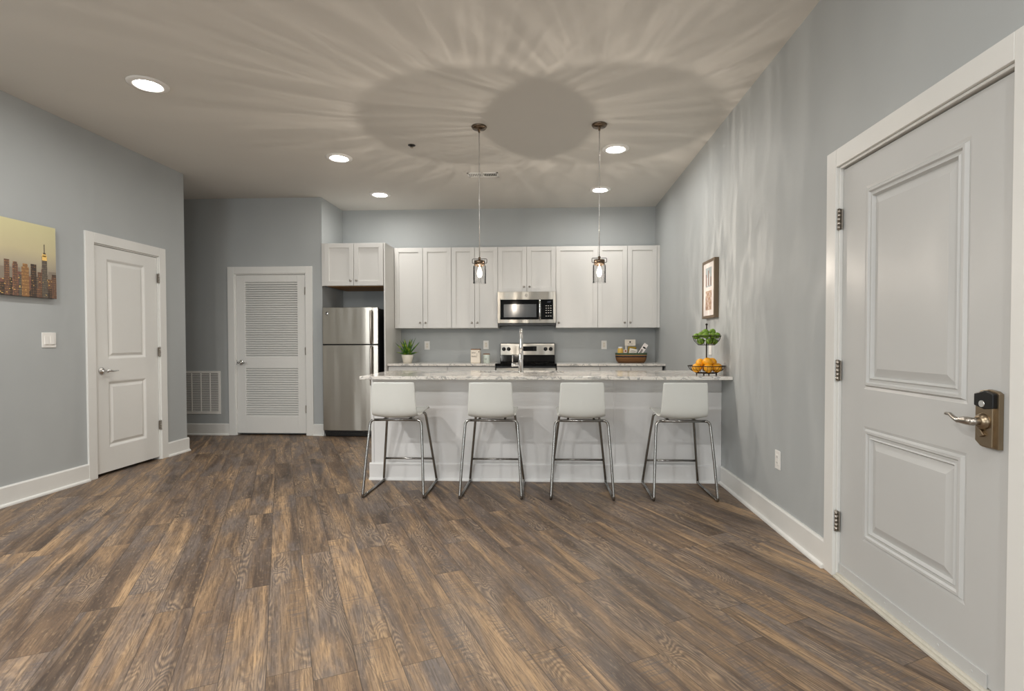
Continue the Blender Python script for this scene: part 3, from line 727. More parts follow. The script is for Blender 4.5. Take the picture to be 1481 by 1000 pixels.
tag(MB().box(-2.031, UX[2] - 0.004, 6.700, YB - 0.001, 0.886, 0.914).build('countertop', M['quartz'], bevel=0.004), 'veined light stone back countertop left of the range', 'countertop', 'stone countertops')
tag(MB().box(UX[3] + 0.004, XR - 0.001, 6.700, YB - 0.001, 0.886, 0.914).build('countertop', M['quartz'], bevel=0.004), 'veined light stone back countertop right of the range', 'countertop', 'stone countertops')

# refrigerator
fx0, fx1, fy, fz = -2.806, -2.104, 6.552, 1.622
rf = thing('refrigerator', ((fx0 + fx1) / 2, 6.95, 0), 'stainless steel top freezer refrigerator beside the louvered door', 'refrigerator')
b = MB(); b.box(fx0 + 0.004, fx1 - 0.004, fy + 0.075, 7.30, 0.03, fz - 0.012); b.box(fx0 + 0.03, fx1 - 0.03, fy + 0.10, 7.28, 0, 0.03)
b.build('refrigerator_body', M['black'], rf, bevel=0.006)
def fdoor(name, z0, z1, hz0, hz1, hb):
    b = MB(); pr = []
    n = 14                                   # gently bowed front
    for k in range(n + 1):
        u = k / n; x = fx0 + (fx1 - fx0) * u
        e = 0.014 * (abs(2 * u - 1) ** 3.5)
        pr.append((x, fy + e))
    pr += [(fx1, fy + 0.068), (fx0, fy + 0.068)]
    b.prism(pr, z0, z1, 'z')
    d = b.build(name, M['steel'], rf, bevel=0.004)
    hx = fx1 - 0.075
    b = MB(); b.tube([(hx, fy + 0.006, hb[0]), (hx, fy - 0.030, hz0 if hb[0] == hz0 else hb[0]), (hx, fy - 0.040, hz0 + 0.03), (hx, fy - 0.042, (hz0 + hz1) / 2), (hx, fy - 0.040, hz1 - 0.03), (hx, fy - 0.030, hz1), (hx, fy + 0.006, hz1)], 0.013, 12)
    b.build('handle', M['nickel'], d)
    return d
fz_d = fdoor('freezer_door', 1.166, fz, 1.18, 1.575, (1.18,))
fdoor('refrigerator_door', 0.085, 1.152, 0.66, 1.135, (0.66,))
bd = MB(); bd.lathe([(0.021, 0.004), (0.021, 0.0), (0.019, -0.0015), (0.001, -0.002)], (fx0 + 0.062, fy + 0.008, fz - 0.075), 'y', n=24)
bd.build('badge', M['chrome'], fz_d)
b = MB(); b.box(fx0 + 0.01, fx1 - 0.01, fy + 0.05, fy + 0.10, 0.012, 0.080)
for k in range(4): b.box(fx0 + 0.03, fx1 - 0.03, fy + 0.047, fy + 0.05, 0.022 + k * 0.013, 0.028 + k * 0.013)
b.build('kick_grille', M['black'], rf)
MB().box(fx1 - 0.08, fx1 - 0.01, fy + 0.01, fy + 0.06, 1.153, 1.165).build('hinge', M['black'], rf)
def emblem(parent, x, y, z, r):
    """round monogram badge: ring plus two script initials"""
    b = MB()
    ring = [(x + r * math.cos(2 * PI * k / 24), y, z + r * math.sin(2 * PI * k / 24)) for k in range(25)]
    b.tube(ring, r * 0.09, 6)
    b.tube([(x - r * .10 + r * .34 * math.cos(a), y, z + r * .12 + r * .36 * math.sin(a)) for a in [math.radians(40 + 15 * k) for k in range(19)]] + [(x - r * .05, y, z + r * .05)], r * 0.07, 6)
    b.tube([(x + r * .12 + r * .30 * math.cos(a), y, z + r * .20 + r * .2 * math.sin(a)) for a in [math.radians(40 + 20 * k) for k in range(12)]] + [(x + r * .15 + r * .34 * math.cos(a), y, z - r * .22 + r * .24 * math.sin(a)) for a in [math.radians(120 + 20 * k) for k in range(11)]], r * 0.07, 6)
    return b.build('emblem', M['slot'], parent)
emblem(fz_d, fx0 + 0.062, fy + 0.005, fz - 0.075, 0.018)

# microwave
mx0, mx1, my, mz0, mz1 = UX[2] + 0.003, UX[3] - 0.003, 6.962, 1.405, 1.840
mw = thing('microwave', ((mx0 + mx1) / 2, 7.15, mz0), 'stainless steel over the range microwave with black glass door', 'microwave')
b = MB(); b.box(mx0, mx1, my + 0.03, YB - 0.002, mz0 + 0.028, mz1 - 0.002)
b.build('microwave_body', M['steelh'], mw, bevel=0.003)
b = MB(); b.box(mx0 + 0.004, mx1 - 0.004, my + 0.05, YB - 0.01, mz0, mz0 + 0.03)
for a in (mx0 + 0.06, mx1 - 0.17): b.box(a, a + 0.11, my + 0.06, my + 0.18, mz0 - 0.003, mz0)
b.build('vent_base', M['black'], mw, bevel=0.003)
# face: steel frame with a window opening
wx0, wx1, wz0, wz1 = mx0 + 0.036, mx1 - 0.034, 1.480, 1.738
b = MB(); b.box(mx0, wx0, my, my + 0.032, mz0 + 0.028, mz1); b.box(wx1, mx1, my, my + 0.032, mz0 + 0.028, mz1); b.box(wx0, wx1, my, my + 0.032, wz1, mz1); b.box(wx0, wx1, my, my + 0.032, mz0 + 0.028, wz0)
b.build('face_frame', M['steelh'], mw, bevel=0.002)
hx = wx1 - 0.172
d = MB().box(wx0, hx + 0.018, my + 0.004, my + 0.03, wz0, wz1).build('door', M['blackglass'], mw, bevel=0.004)
MB().box(wx0 + 0.045, hx - 0.045, my + 0.0025, my + 0.006, wz0 + 0.030, wz1 - 0.060).build('door_window', M['greywindow'], d)
b = MB(); b.tube([(hx, my + 0.008, wz0 - 0.002), (hx, my - 0.026, wz0 + 0.012), (hx, my - 0.034, wz0 + 0.05), (hx, my - 0.036, (wz0 + wz1) / 2), (hx, my - 0.034, wz1 - 0.05), (hx, my - 0.026, wz1 - 0.006), (hx, my + 0.008, wz1 + 0.006)], 0.013, 14)
b.build('handle', M['chrome'], d)
cpn = MB().box(hx + 0.020, wx1, my + 0.003, my + 0.03, wz0, wz1).build('control_panel', M['blackglass'], mw, bevel=0.002)
MB().box(wx1 - 0.075, wx1 - 0.030, my + 0.0015, my + 0.004, wz1 - 0.040, wz1 - 0.024).build('display', M['glow_off'], cpn)
for r_ in range(5):
    for k in range(3):
        x = wx1 - 0.098 + k * 0.030; z = wz1 - 0.085 - r_ * 0.030 - (0.012 if r_ == 4 else 0)
        MB().box(x, x + 0.016, my + 0.0018, my + 0.004, z, z + 0.005).build('button', M['nickel'], cpn)
emblem(mw, (mx0 + mx1) / 2 - 0.005, my - 0.001, (wz1 + mz1) / 2 + 0.002, 0.017)

# range
sx0, sx1 = UX[2] - 0.001, UX[3] + 0.001
rg = thing('range', ((sx0 + sx1) / 2, 7.0, 0), 'black and stainless steel electric range below the microwave', 'range')
b = MB(); b.box(sx0 + 0.004, sx1 - 0.004, 6.735, YB - 0.004, 0.02, 0.888); b.box(sx0 + 0.02, sx1 - 0.02, 6.78, YB - 0.02, 0, 0.02)
b.build('range_body', M['black'], rg, bevel=0.003)
b = MB(); b.box(sx0 - 0.002, sx1 + 0.002, 6.690, 7.30, 0.890, 0.918); ct = b.build('cooktop', M['blackglass'], rg, bevel=0.005)
for (x, y, r_) in ((sx0 + 0.19, 6.86, 0.10), (sx1 - 0.19, 6.86, 0.085), (sx0 + 0.19, 7.13, 0.075), (sx1 - 0.19, 7.13, 0.10)):
    MB().lathe([(r_ - 0.003, 0.9183), (r_, 0.9188), (r_ + 0.003, 0.9183)], (x, y, 0), n=40).build('burner_ring', M['slot'], ct)
bk = MB().hexa([(sx0 + 0.012, 7.235, 0.916), (sx1 - 0.012, 7.235, 0.916), (sx1 - 0.012, 7.34, 0.916), (sx0 + 0.012, 7.34, 0.916)],
         [(sx0 + 0.012, 7.272, 1.172), (sx1 - 0.012, 7.272, 1.172), (sx1 - 0.012, 7.34, 1.172), (sx0 + 0.012, 7.34, 1.172)]).build('backguard', M['blackglass'], rg, bevel=0.006)
def bgy(z): return 7.235 + 0.037 * (z - 0.916) / 0.256
pz0, pz1 = 1.012, 1.166
pn = MB().hexa([(sx0 + 0.016, bgy(pz0) - 0.008, pz0), (sx1 - 0.016, bgy(pz0) - 0.008, pz0), (sx1 - 0.016, bgy(pz0) + 0.01, pz0), (sx0 + 0.016, bgy(pz0) + 0.01, pz0)],
         [(sx0 + 0.016, bgy(pz1) - 0.008, pz1), (sx1 - 0.016, bgy(pz1) - 0.008, pz1), (sx1 - 0.016, bgy(pz1) + 0.01, pz1), (sx0 + 0.016, bgy(pz1) + 0.01, pz1)]).build('control_panel', M['steelh'], bk, bevel=0.003)
zc = 1.092; yc = bgy(zc) - 0.008
for x in (sx0 + 0.062, sx0 + 0.127, sx1 - 0.137, sx1 - 0.068):
    b = MB(); b.lathe([(0.026, 0.0), (0.026, -0.006), (0.021, -0.008), (0.019, -0.030), (0.001, -0.031)], (x, yc, zc), 'y', n=24); b.box(x - 0.0045, x + 0.0045, yc - 0.038, yc - 0.028, zc - 0.019, zc + 0.019)
    b.build('knob', M['black'], rg)
b = MB(); b.box(sx0 + 0.265, sx0 + 0.505, yc - 0.004, yc + 0.006, zc - 0.032, zc + 0.036); dsp = b.build('display', M['blackglass'], rg, bevel=0.002)
for r_ in range(3):
    for k in range(3): MB().box(sx0 + 0.456 + k * 0.016, sx0 + 0.465 + k * 0.016, yc - 0.0048, yc - 0.003, zc - 0.020 + r_ * 0.018, zc - 0.014 + r_ * 0.018).build('button', M['slot'], dsp)
d = MB().box(sx0 + 0.006, sx1 - 0.006, 6.705, 6.735, 0.20, 0.86).build('oven_door', M['steelh'], rg, bevel=0.004)
MB().box(sx0 + 0.13, sx1 - 0.13, 6.702, 6.708, 0.36, 0.70).build('oven_window', M['blackglass'], d)
MB().tube([(sx0 + 0.05, 6.71, 0.81), (sx0 + 0.05, 6.66, 0.81), (sx1 - 0.05, 6.66, 0.81), (sx1 - 0.05, 6.71, 0.81)], 0.011, 10).build('handle', M['chrome'], d)
MB().box(sx0 + 0.006, sx1 - 0.006, 6.708, 6.735, 0.03, 0.19).build('drawer', M['steelh'], rg, bevel=0.004)

# ================================================================ ISLAND
IX0, IY0, IY1 = -1.520, 4.561, 5.140
CT = 0.886
isl = thing('kitchen_island', (0, 4.85, 0), 'white panelled kitchen island behind the four stools', 'island')
b = MB(); b.box(IX0, XR - 0.002, IY0, IY0 + 0.02, 0, CT - 0.001); b.box(IX0, IX0 + 0.02, IY0 + 0.02, IY1, 0, CT - 0.001); b.box(XR - 0.02, XR - 0.002, IY0 + 0.02, IY1, 0, CT - 0.001)
b.box(IX0 + 0.02, XR - 0.02, IY0 + 0.02, IY1 - 0.02, 0.10, 0.115)
b.build('panelling', M['islandpaint'], isl)
b = MB(); b.box(IX0 - 0.004, IX0 + 0.018, IY0 - 0.006, IY0 + 0.02, 0.14, CT - 0.001); b.build('corner_strip', M['islandpaint'], isl, bevel=0.002)
MB().box(0.556, 0.572, IY0 - 0.006, IY0, 0.146, CT - 0.001).build('batten', M['islandpaint'], isl, bevel=0.003)
b = MB(); base_run(b, (IX0 - 0.020, IY0), (XR - 0.034, IY0), (0, -1)); base_run(b, (IX0, IY0 + 0.001), (IX0, IY1), (-1, 0))
b.build('skirting', M['islandpaint'], isl)
w = (XR - 0.02 - IX0 - 0.02) / 5
for k in range(5):
    a = IX0 + 0.02 + k * w + 0.002; c_ = a + w - 0.004
    b = MB(); yf = IY1 - 0.02
    b.box(a, c_, yf, yf + 0.02, 0.11, 0.87); b.box(a + 0.06, c_ - 0.06, yf + 0.0195, yf + 0.021, 0.17, 0.81)
    b.build('door', M['islandpaint'], isl, bevel=0.0015)
# countertop with the sink cut-out
hx0, hx1, hy0, hy1 = -0.63, 0.15, 4.83, 5.09
cx0, cx1, cy0, cy1 = -1.530, XR - 0.001, 4.285, 5.170
bm_ = MB(); us = [cx0, hx0, hx1, cx1]; vs = [cy0, hy0, hy1, cy1]
for i in range(3):
    for j in range(3):
        if i == 1 and j == 1: continue
        for z in (CT, 0.914):
            bm_.bm.faces.new([bm_.bm.verts.new(p) for p in ((us[i], vs[j], z), (us[i + 1], vs[j], z), (us[i + 1], vs[j + 1], z), (us[i], vs[j + 1], z))])
for (x0, x1, y0, y1) in ((cx0, cx1, cy0, cy1), (hx0, hx1, hy0, hy1)):
    q = [(x0, y0), (x1, y0), (x1, y1), (x0, y1)]
    segs = {0: us if x0 == cx0 else [hx0, hx1], 1: vs if x0 == cx0 else [hy0, hy1]}
    for k in range(4):
        ss = segs[k % 2]
        for a, c_ in zip(ss, ss[1:]):
            p0, p1 = ((a, q[k][1]), (c_, q[k][1])) if k % 2 == 0 else ((q[k][0], a), (q[k][0], c_))
            bm_.bm.faces.new([bm_.bm.verts.new(p) for p in ((*p0, CT), (*p1, CT), (*p1, 0.914), (*p0, 0.914))])
bmesh.ops.remove_doubles(bm_.bm, verts=bm_.bm.verts, dist=1e-5)
tag(bm_.build('countertop', M['quartz'], bevel=0.004), 'long veined stone countertop on top of the island', 'countertop', 'stone countertops')
b = MB(); b.box(hx0 - 0.01, hx1 + 0.01, hy0 - 0.01, hy0, 0.70, CT - 0.002); b.box(hx0 - 0.01, hx1 + 0.01, hy1, hy1 + 0.01, 0.70, CT - 0.002); b.box(hx0 - 0.01, hx0, hy0, hy1, 0.70, CT - 0.002); b.box(hx1, hx1 + 0.01, hy0, hy1, 0.70, CT - 0.002); b.box(hx0 - 0.01, hx1 + 0.01, hy0 - 0.01, hy1 + 0.01, 0.69, 0.70)
tag(b.build('sink', M['steelh']), 'stainless undermount sink sunk in the island counter behind the faucet', 'sink')
# faucet
qx, qy = -0.240, 4.775
fc = thing('faucet', (qx, qy, 0.914), 'chrome gooseneck faucet standing on the island countertop', 'faucet')
b = MB(); b.lathe([(0.027, 0.914), (0.027, 0.920), (0.021, 0.926), (0.021, 1.075), (0.017, 1.082), (0.014, 1.086)], (qx, qy, 0), n=24); bo = b.build('faucet_body', M['chrome'], fc)
R_ = 0.085; zt = 1.215
pts = [(qx, qy, 1.08), (qx, qy, 1.14), (qx, qy, zt)] + arc((qx, qy + R_, zt), R_, 180, 0, 'yz', 12)[1:] + [(qx, qy + 2 * R_, 1.16), (qx, qy + 2 * R_, 1.10)]
MB().tube(pts, 0.0135, 16).build('spout', M['chrome'], fc)
MB().lathe([(0.0145, 1.03), (0.017, 1.034), (0.017, 1.105), (0.0135, 1.11)], (qx, qy + 2 * R_, 0), n=20).build('spray_head', M['chrome'], fc)
b = MB(); b.lathe([(0.015, -0.075), (0.016, -0.072), (0.016, -0.015)], (qx, qy, 0.985), 'x', n=20); b.lathe([(0.018, -0.082), (0.018, -0.066)], (qx, qy, 0.985), 'x', n=20)
b.tube([(qx - 0.073, qy, 0.995), (qx - 0.073, qy, 1.06), (qx - 0.074, qy, 1.092)], [0.005, 0.0045, 0.004], 10)
b.build('handle', M['chrome'], fc)

# ================================================================ BAR STOOLS
def make_stool():
    """built around x=0; y=4.0 is the rear feet line, y=4.52 the front"""
    t_ = thing('bar_stool', (0, 4.26, 0), 'stool', 'bar stool', 'white bar stools along the island')
    # shell: profile along the length (y, z, half width, dish)
    prof = [(4.462, 0.626, 0.178, 0.004), (4.450, 0.640, 0.187, 0.006), (4.42, 0.642, 0.190, 0.010), (4.34, 0.632, 0.191, 0.014), (4.26, 0.620, 0.190, 0.018), (4.18, 0.608, 0.187, 0.020),
            (4.12, 0.603, 0.184, 0.021), (4.078, 0.609, 0.181, 0.020), (4.047, 0.630, 0.178, 0.018), (4.032, 0.668, 0.176, 0.015), (4.026, 0.73, 0.172, 0.011), (4.022, 0.80, 0.168, 0.008), (4.018, 0.858, 0.166, 0.007), (4.017, 0.879, 0.163, 0.006), (4.018, 0.886, 0.157, 0.006)]
    th = 0.011; NX = 14; P = [Vector((0, p[0], p[1])) for p in prof]
    b = MB(); tops, bots = [], []
    for i, (y, z, hw, dish) in enumerate(prof):
        d = (P[min(i + 1, len(P) - 1)] - P[max(i - 1, 0)]).normalized()
        nrm = Vector((0, d.z, -d.y))       # upper / front side of the shell
        if nrm.z < 0 and i < 6: nrm = -nrm
        if i >= 6 and nrm.y < 0 and nrm.z < 0.3: nrm = -nrm
        A, B = [], []
        for k in range(NX + 1):
            u = 2 * k / NX - 1; x = hw * u; c_ = dish * (u * u)
            base = Vector((x, y, z)) + nrm * c_
            A.append(b.bm.verts.new(base + nrm * th * 0.5)); B.append(b.bm.verts.new(base - nrm * th * 0.5))
        tops.append(A); bots.append(B)
    for i in range(len(prof) - 1):
        for k in range(NX):
            b.bm.faces.new((tops[i][k], tops[i][k + 1], tops[i + 1][k + 1], tops[i + 1][k])); b.bm.faces.new((bots[i][k], bots[i][k + 1], bots[i + 1][k + 1], bots[i + 1][k]))
        b.bm.faces.new((tops[i][0], tops[i + 1][0], bots[i + 1][0], bots[i][0])); b.bm.faces.new((tops[i][NX], tops[i + 1][NX], bots[i + 1][NX], bots[i][NX]))
    for k in range(NX):
        b.bm.faces.new((tops[0][k], tops[0][k + 1], bots[0][k + 1], bots[0][k])); b.bm.faces.new((tops[-1][k], tops[-1][k + 1], bots[-1][k + 1], bots[-1][k]))
    o = b.build('seat_shell', M['seat'], t_, smooth=True)
    sd = o.modifiers.new('subdivision', 'SUBSURF'); sd.levels = 1; sd.render_levels = 2
    r = 0.0102
    zt = 0.588
    # rear cross tube with plates under the shell
    b = MB(); b.tube([(-0.165, 4.095, zt), (0.165, 4.095, zt)], r, 12); b.tube([(-0.13, 4.405, zt + 0.020), (0.13, 4.405, zt + 0.020)], r, 12)
    for s_ in (-1, 1):
        b.tube([(s_ * 0.10, 4.095, zt), (s_ * 0.10, 4.25, zt + 0.004), (s_ * 0.10, 4.405, zt + 0.020)], r * 0.9, 10)
    b.build('seat_frame', M['steeltube'], t_)
    for s_ in (-1, 1):
        # rear leg: bends out of the cross tube and runs down to the floor
        pts = [(s_ * 0.160, 4.095, zt)] + [(s_ * x, y, z) for x, y, z in ((0.176, 4.0945, zt - 0.001), (0.190, 4.093, zt - 0.008), (0.199, 4.091, zt - 0.022), (0.2025, 4.088, zt - 0.042))] + [(s_ * 0.219, 4.045, 0.30), (s_ * 0.2335, 4.006, 0.035), (s_ * 0.2345, 4.002, 0.020), (s_ * 0.2345, 4.008, 0.0115)]
        MB().tube(pts, r, 12).build('leg', M['steeltube'], t_)
        # front leg
        pts = [(s_ * 0.125, 4.405, zt + 0.020)] + [(s_ * x, y, z) for x, y, z in ((0.142, 4.4055, zt + 0.019), (0.155, 4.407, zt + 0.010), (0.162, 4.410, zt - 0.006), (0.165, 4.415, zt - 0.026))] + [(s_ * 0.196, 4.466, 0.30), (s_ * 0.2265, 4.513, 0.035), (s_ * 0.2275, 4.517, 0.020), (s_ * 0.2275, 4.510, 0.0115)]
        MB().tube(pts, r, 12).build('leg', M['steeltube'], t_)
        MB().tube([(s_ * 0.2345, 4.006, 0.0106), (s_ * 0.231, 4.26, 0.0104), (s_ * 0.2275, 4.512, 0.0106)], r, 12).build('runner', M['steeltube'], t_)
    MB().tube([(-0.207, 4.483, 0.203), (0.207, 4.483, 0.203)], r * 0.85, 12).build('footrest', M['steeltube'], t_)
    return t_
st0 = make_stool()
for i, (x, lab) in enumerate(((-1.1765, 'white moulded bar stool at the left end of the island, nearest the refrigerator'), (-0.4325, 'white moulded bar stool second from the left, under the left pendant'),
                              (0.258, 'white moulded bar stool third from the left, just left of the island panel seam'), (1.0225, 'white moulded bar stool at the right end of the island, below the fruit stand'))):
    o = st0 if i == 0 else copy_tree(st0)
    o.location = (x, 4.26, 0); o['label'] = lab

# ================================================================ WALL PLATES
def plate_back(x, z, kind, label):
    t_ = thing('wall_outlet', (x, YB, z), label, 'outlet', 'wall outlets')
    MB().box(x - 0.0365, x + 0.0365, YB - 0.006, YB - 0.0003, z - 0.059, z + 0.059).build('cover_plate', M['plastic'], t_, bevel=0.002)
    rc = MB().box(x - 0.017, x + 0.017, YB - 0.009, YB - 0.005, z - 0.034, z + 0.034).build('receptacle', M['paper'], t_, bevel=0.002)
    for dz in (-0.018, 0.018):
        for dx in (-0.007, 0.005): MB().box(x + dx, x + dx + 0.002, YB - 0.0095, YB - 0.0088, z + dz - 0.004, z + dz + 0.005).build('slot', M['slot'], rc)
plate_back(-1.670, 1.141, 0, 'white wall outlet beside the potted plant on the backsplash')
plate_back(-0.850, 1.148, 0, 'white wall outlet above the small green jar')
plate_back(0.770, 1.146, 0, 'white wall outlet left of the woven basket')
def plate_right(y, z, label, rocker=False):
    t_ = thing('light_switch' if rocker else 'wall_outlet', (XR, y, z), label, 'light switch' if rocker else 'outlet', None if rocker else 'wall outlets')
    MB().box(XR - 0.006, XR - 0.0003, y - 0.038, y + 0.038, z - 0.059, z + 0.059).build('cover_plate', M['plastic'], t_, bevel=0.002)
    rc = MB().box(XR - 0.009, XR - 0.005, y - 0.017, y + 0.017, z - 0.034, z + 0.034).build('rocker' if rocker else 'receptacle', M['plastic'], t_, bevel=0.002)
    if not rocker:
        for dz in (-0.018, 0.018):
            for dx in (-0.007, 0.005): MB().box(XR - 0.0096, XR - 0.0088, y + dx, y + dx + 0.002, z + dz - 0.004, z + dz + 0.005).build('slot', M['slot'], rc)
plate_right(3.452, 0.440, 'white wall outlet low on the right wall above the baseboard')
plate_right(4.875, 1.130, 'white wall switch on the right wall behind the fruit stand', True)
sw = thing('light_switch', (XL, 4.07, 1.212), 'white double rocker light switch on the left wall below the canvas', 'light switch')
MB().box(XL + 0.0003, XL + 0.006, 4.07 - 0.060, 4.07 + 0.060, 1.212 - 0.059, 1.212 + 0.059).build('cover_plate', M['plastic'], sw, bevel=0.002)
for dy in (-0.024, 0.024):
    MB().hexa([(XL + 0.005, 4.07 + dy - 0.0165, 1.179), (XL + 0.013, 4.07 + dy - 0.0165, 1.179), (XL + 0.013, 4.07 + dy + 0.0165, 1.179), (XL + 0.005, 4.07 + dy + 0.0165, 1.179)],
              [(XL + 0.005, 4.07 + dy - 0.0165, 1.245), (XL + 0.008, 4.07 + dy - 0.0165, 1.245), (XL + 0.008, 4.07 + dy + 0.0165, 1.245), (XL + 0.005, 4.07 + dy + 0.0165, 1.245)]).build('rocker', M['plastic'], sw)
# return air grille
gx1, gx0, gz0, gz1 = -4.187, -4.812, 0.272, 0.822
gr = thing('return_air_grille', ((gx0 + gx1) / 2, YA, gz0), 'white return air grille low on the hallway wall', 'air grille')
b = MB(); e = 0.028
b.box(gx0, gx0 + e, YA - 0.010, YA - 0.0003, gz0, gz1); b.box(gx1 - e, gx1, YA - 0.010, YA - 0.0003, gz0, gz1); b.box(gx0 + e, gx1 - e, YA - 0.010, YA - 0.0003, gz0, gz0 + e); b.box(gx0 + e, gx1 - e, YA - 0.010, YA - 0.0003, gz1 - e, gz1)
for k in range(1, 5):
    x = gx1 - 0.014 - k * 0.1215; b.box(x - 0.006, x + 0.006, YA - 0.0105, YA - 0.001, gz0 + e, gz1 - e)
b.build('frame', M['plastic'], gr, bevel=0.0015)
MB().box(gx0 + e, gx1 - e, YA - 0.0012, YA - 0.0004, gz0 + e, gz1 - e).build('duct_shade_sheet', M['slot'], gr)  # dark backing behind the fins; its colour stands in for shade in the gaps
b = MB(); n = 34
for k in range(n):
    z = gz0 + e + (gz1 - gz0 - 2 * e) * (k + 0.5) / n
    b.hexa([(gx0 + e, YA - 0.009, z - 0.006), (gx1 - e, YA - 0.009, z - 0.006), (gx1 - e, YA - 0.002, z + 0.001), (gx0 + e, YA - 0.002, z + 0.001)],
           [(gx0 + e, YA - 0.009, z - 0.0045), (gx1 - e, YA - 0.009, z - 0.0045), (gx1 - e, YA - 0.002, z + 0.0025), (gx0 + e, YA - 0.002, z + 0.0025)])
b.build('louver_bank', M['plastic'], gr)

# ================================================================ PICTURES
pz0, pz1, py0, py1 = 1.397, 1.912, 4.650, 5.008
pf = thing('framed_picture', (XR, 4.829, pz0), 'narrow wood framed picture with two prints on the right wall', 'picture')
b = MB(); d = 0.040; e = 0.024; X0, X1 = XR - d, XR - 0.0005
b.box(X0, X1, py0, py0 + e, pz0, pz1); b.box(X0, X1, py1 - e, py1, pz0, pz1); b.box(X0, X1, py0 + e, py1 - e, pz0, pz0 + e); b.box(X0, X1, py0 + e, py1 - e, pz1 - e, pz1)
b.build('frame', M['framewood'], pf, bevel=0.002)
mt = MB().box(X0 + 0.006, X1 - 0.004, py0 + e, py1 - e, pz0 + e, pz1 - e).build('mat_board', M['mat'], pf)
ym = (py0 + py1) / 2
b = MB(); q = X0 + 0.005
b.box(q, q + 0.002, ym - 0.085, ym + 0.085, 1.675, 1.845, 0)
for k in range(5): b.box(q - 0.0006, q, ym - 0.075 + k * 0.034, ym - 0.058 + k * 0.034, 1.685, 1.76 + 0.06 * ((k * 7) % 3) / 2, 1 if k % 2 else 2)
b.build('print', [M['print_pic_blue'], M['mat'], M['print_pic_dark']], mt)
b = MB(); b.box(q, q + 0.002, ym - 0.085, ym + 0.085, 1.470, 1.640, 0)
for k in range(6):
    for j in range(4):
        if (k * 3 + j) % 4: b.box(q - 0.0006, q, ym - 0.078 + k * 0.027, ym - 0.060 + k * 0.027, 1.478 + j * 0.04, 1.500 + j * 0.04, 1 + (k + j) % 2)
b.build('print', [M['print_pic_warm'], M['mat'], M['print_pic_dark']], mt)

# skyline canvas on the left wall (a plain dusk city view)
cz0, cz1, cy0, cy1 = 1.540, 2.100, 3.16, 4.110
cv_ = thing('canvas_picture', (XL, (cy0 + cy1) / 2, cz0), 'canvas print of a city skyline at dusk on the left wall', 'picture')
MB().box(XL + 0.0005, XL + 0.034, cy0, cy1, cz0, cz1).build('stretcher', M['canvasside'], cv_)
pr = MB().box(XL + 0.034, XL + 0.0345, cy0, cy1, cz0, cz1).build('printed_sky', M['dusksky'], cv_)
b = MB(); rnd = random.Random(3); mats = ['print_tower_amber', 'print_tower_brown', 'print_tower_grey', 'print_tower_dark', 'print_tower_rose', 'print_lit', 'print_haze']
xq = XL + 0.0345
def bld(y0, y1, z1, mi, layer, z0=cz0):
    b.box(xq, xq + 0.0002 * (layer + 1), max(y0, cy0), min(y1, cy1), z0, z1, mi)
y = cy0
while y < cy1:                        # hazy far row
    w_ = rnd.uniform(0.02, 0.05); bld(y, y + w_, cz0 + rnd.uniform(0.14, 0.215), 6, 0); y += w_
y = cy0
while y < cy1:
    w_ = rnd.uniform(0.025, 0.055); bld(y, y + w_, cz0 + rnd.uniform(0.10, 0.19), rnd.choice([1, 2, 3, 4, 4]), 1); y += w_
y = cy0
while y < cy1:
    w_ = rnd.uniform(0.03, 0.06); bld(y, y + w_, cz0 + rnd.uniform(0.05, 0.11), rnd.choice([1, 3, 3, 0]), 2); y += w_
# the tall lit tower, the broad amber one and their neighbours, as seen near the right end
ty = 4.012
bld(ty - 0.024, ty + 0.024, 1.715, 2, 3); bld(ty - 0.022, ty + 0.022, 1.785, 2, 4); bld(ty - 0.021, ty + 0.021, 1.862, 2, 5, 1.70); bld(ty - 0.020, ty + 0.020, 1.868, 5, 6, 1.83); bld(ty - 0.014, ty + 0.014, 1.884, 5, 6, 1.86); bld(ty - 0.010, ty + 0.010, 1.890, 2, 7, 1.878); bld(ty - 0.003, ty + 0.003, 1.955, 2, 7, 1.885)
bld(3.828, 3.885, 1.760, 0, 4); bld(3.838, 3.875, 1.785, 0, 5); bld(3.76, 3.80, 1.775, 4, 4); bld(3.765, 3.795, 1.79, 1, 5); bld(3.90, 3.945, 1.79, 3, 3); bld(3.955, 3.985, 1.735, 1, 4); bld(4.07, 4.11, 1.71, 1, 4); bld(3.70, 3.738, 1.80, 1, 3); bld(3.805, 3.826, 1.70, 2, 4); bld(3.985, 4.0, 1.76, 4, 2)
for k in range(26):
    y = rnd.uniform(3.6, 4.09); z = cz0 + rnd.uniform(0.01, 0.14); b.box(xq, xq + 0.0026, y, y + rnd.uniform(0.003, 0.012), z, z + 0.004, 5)
b.build('printed_skyline', [M[m_] for m_ in mats], pr)

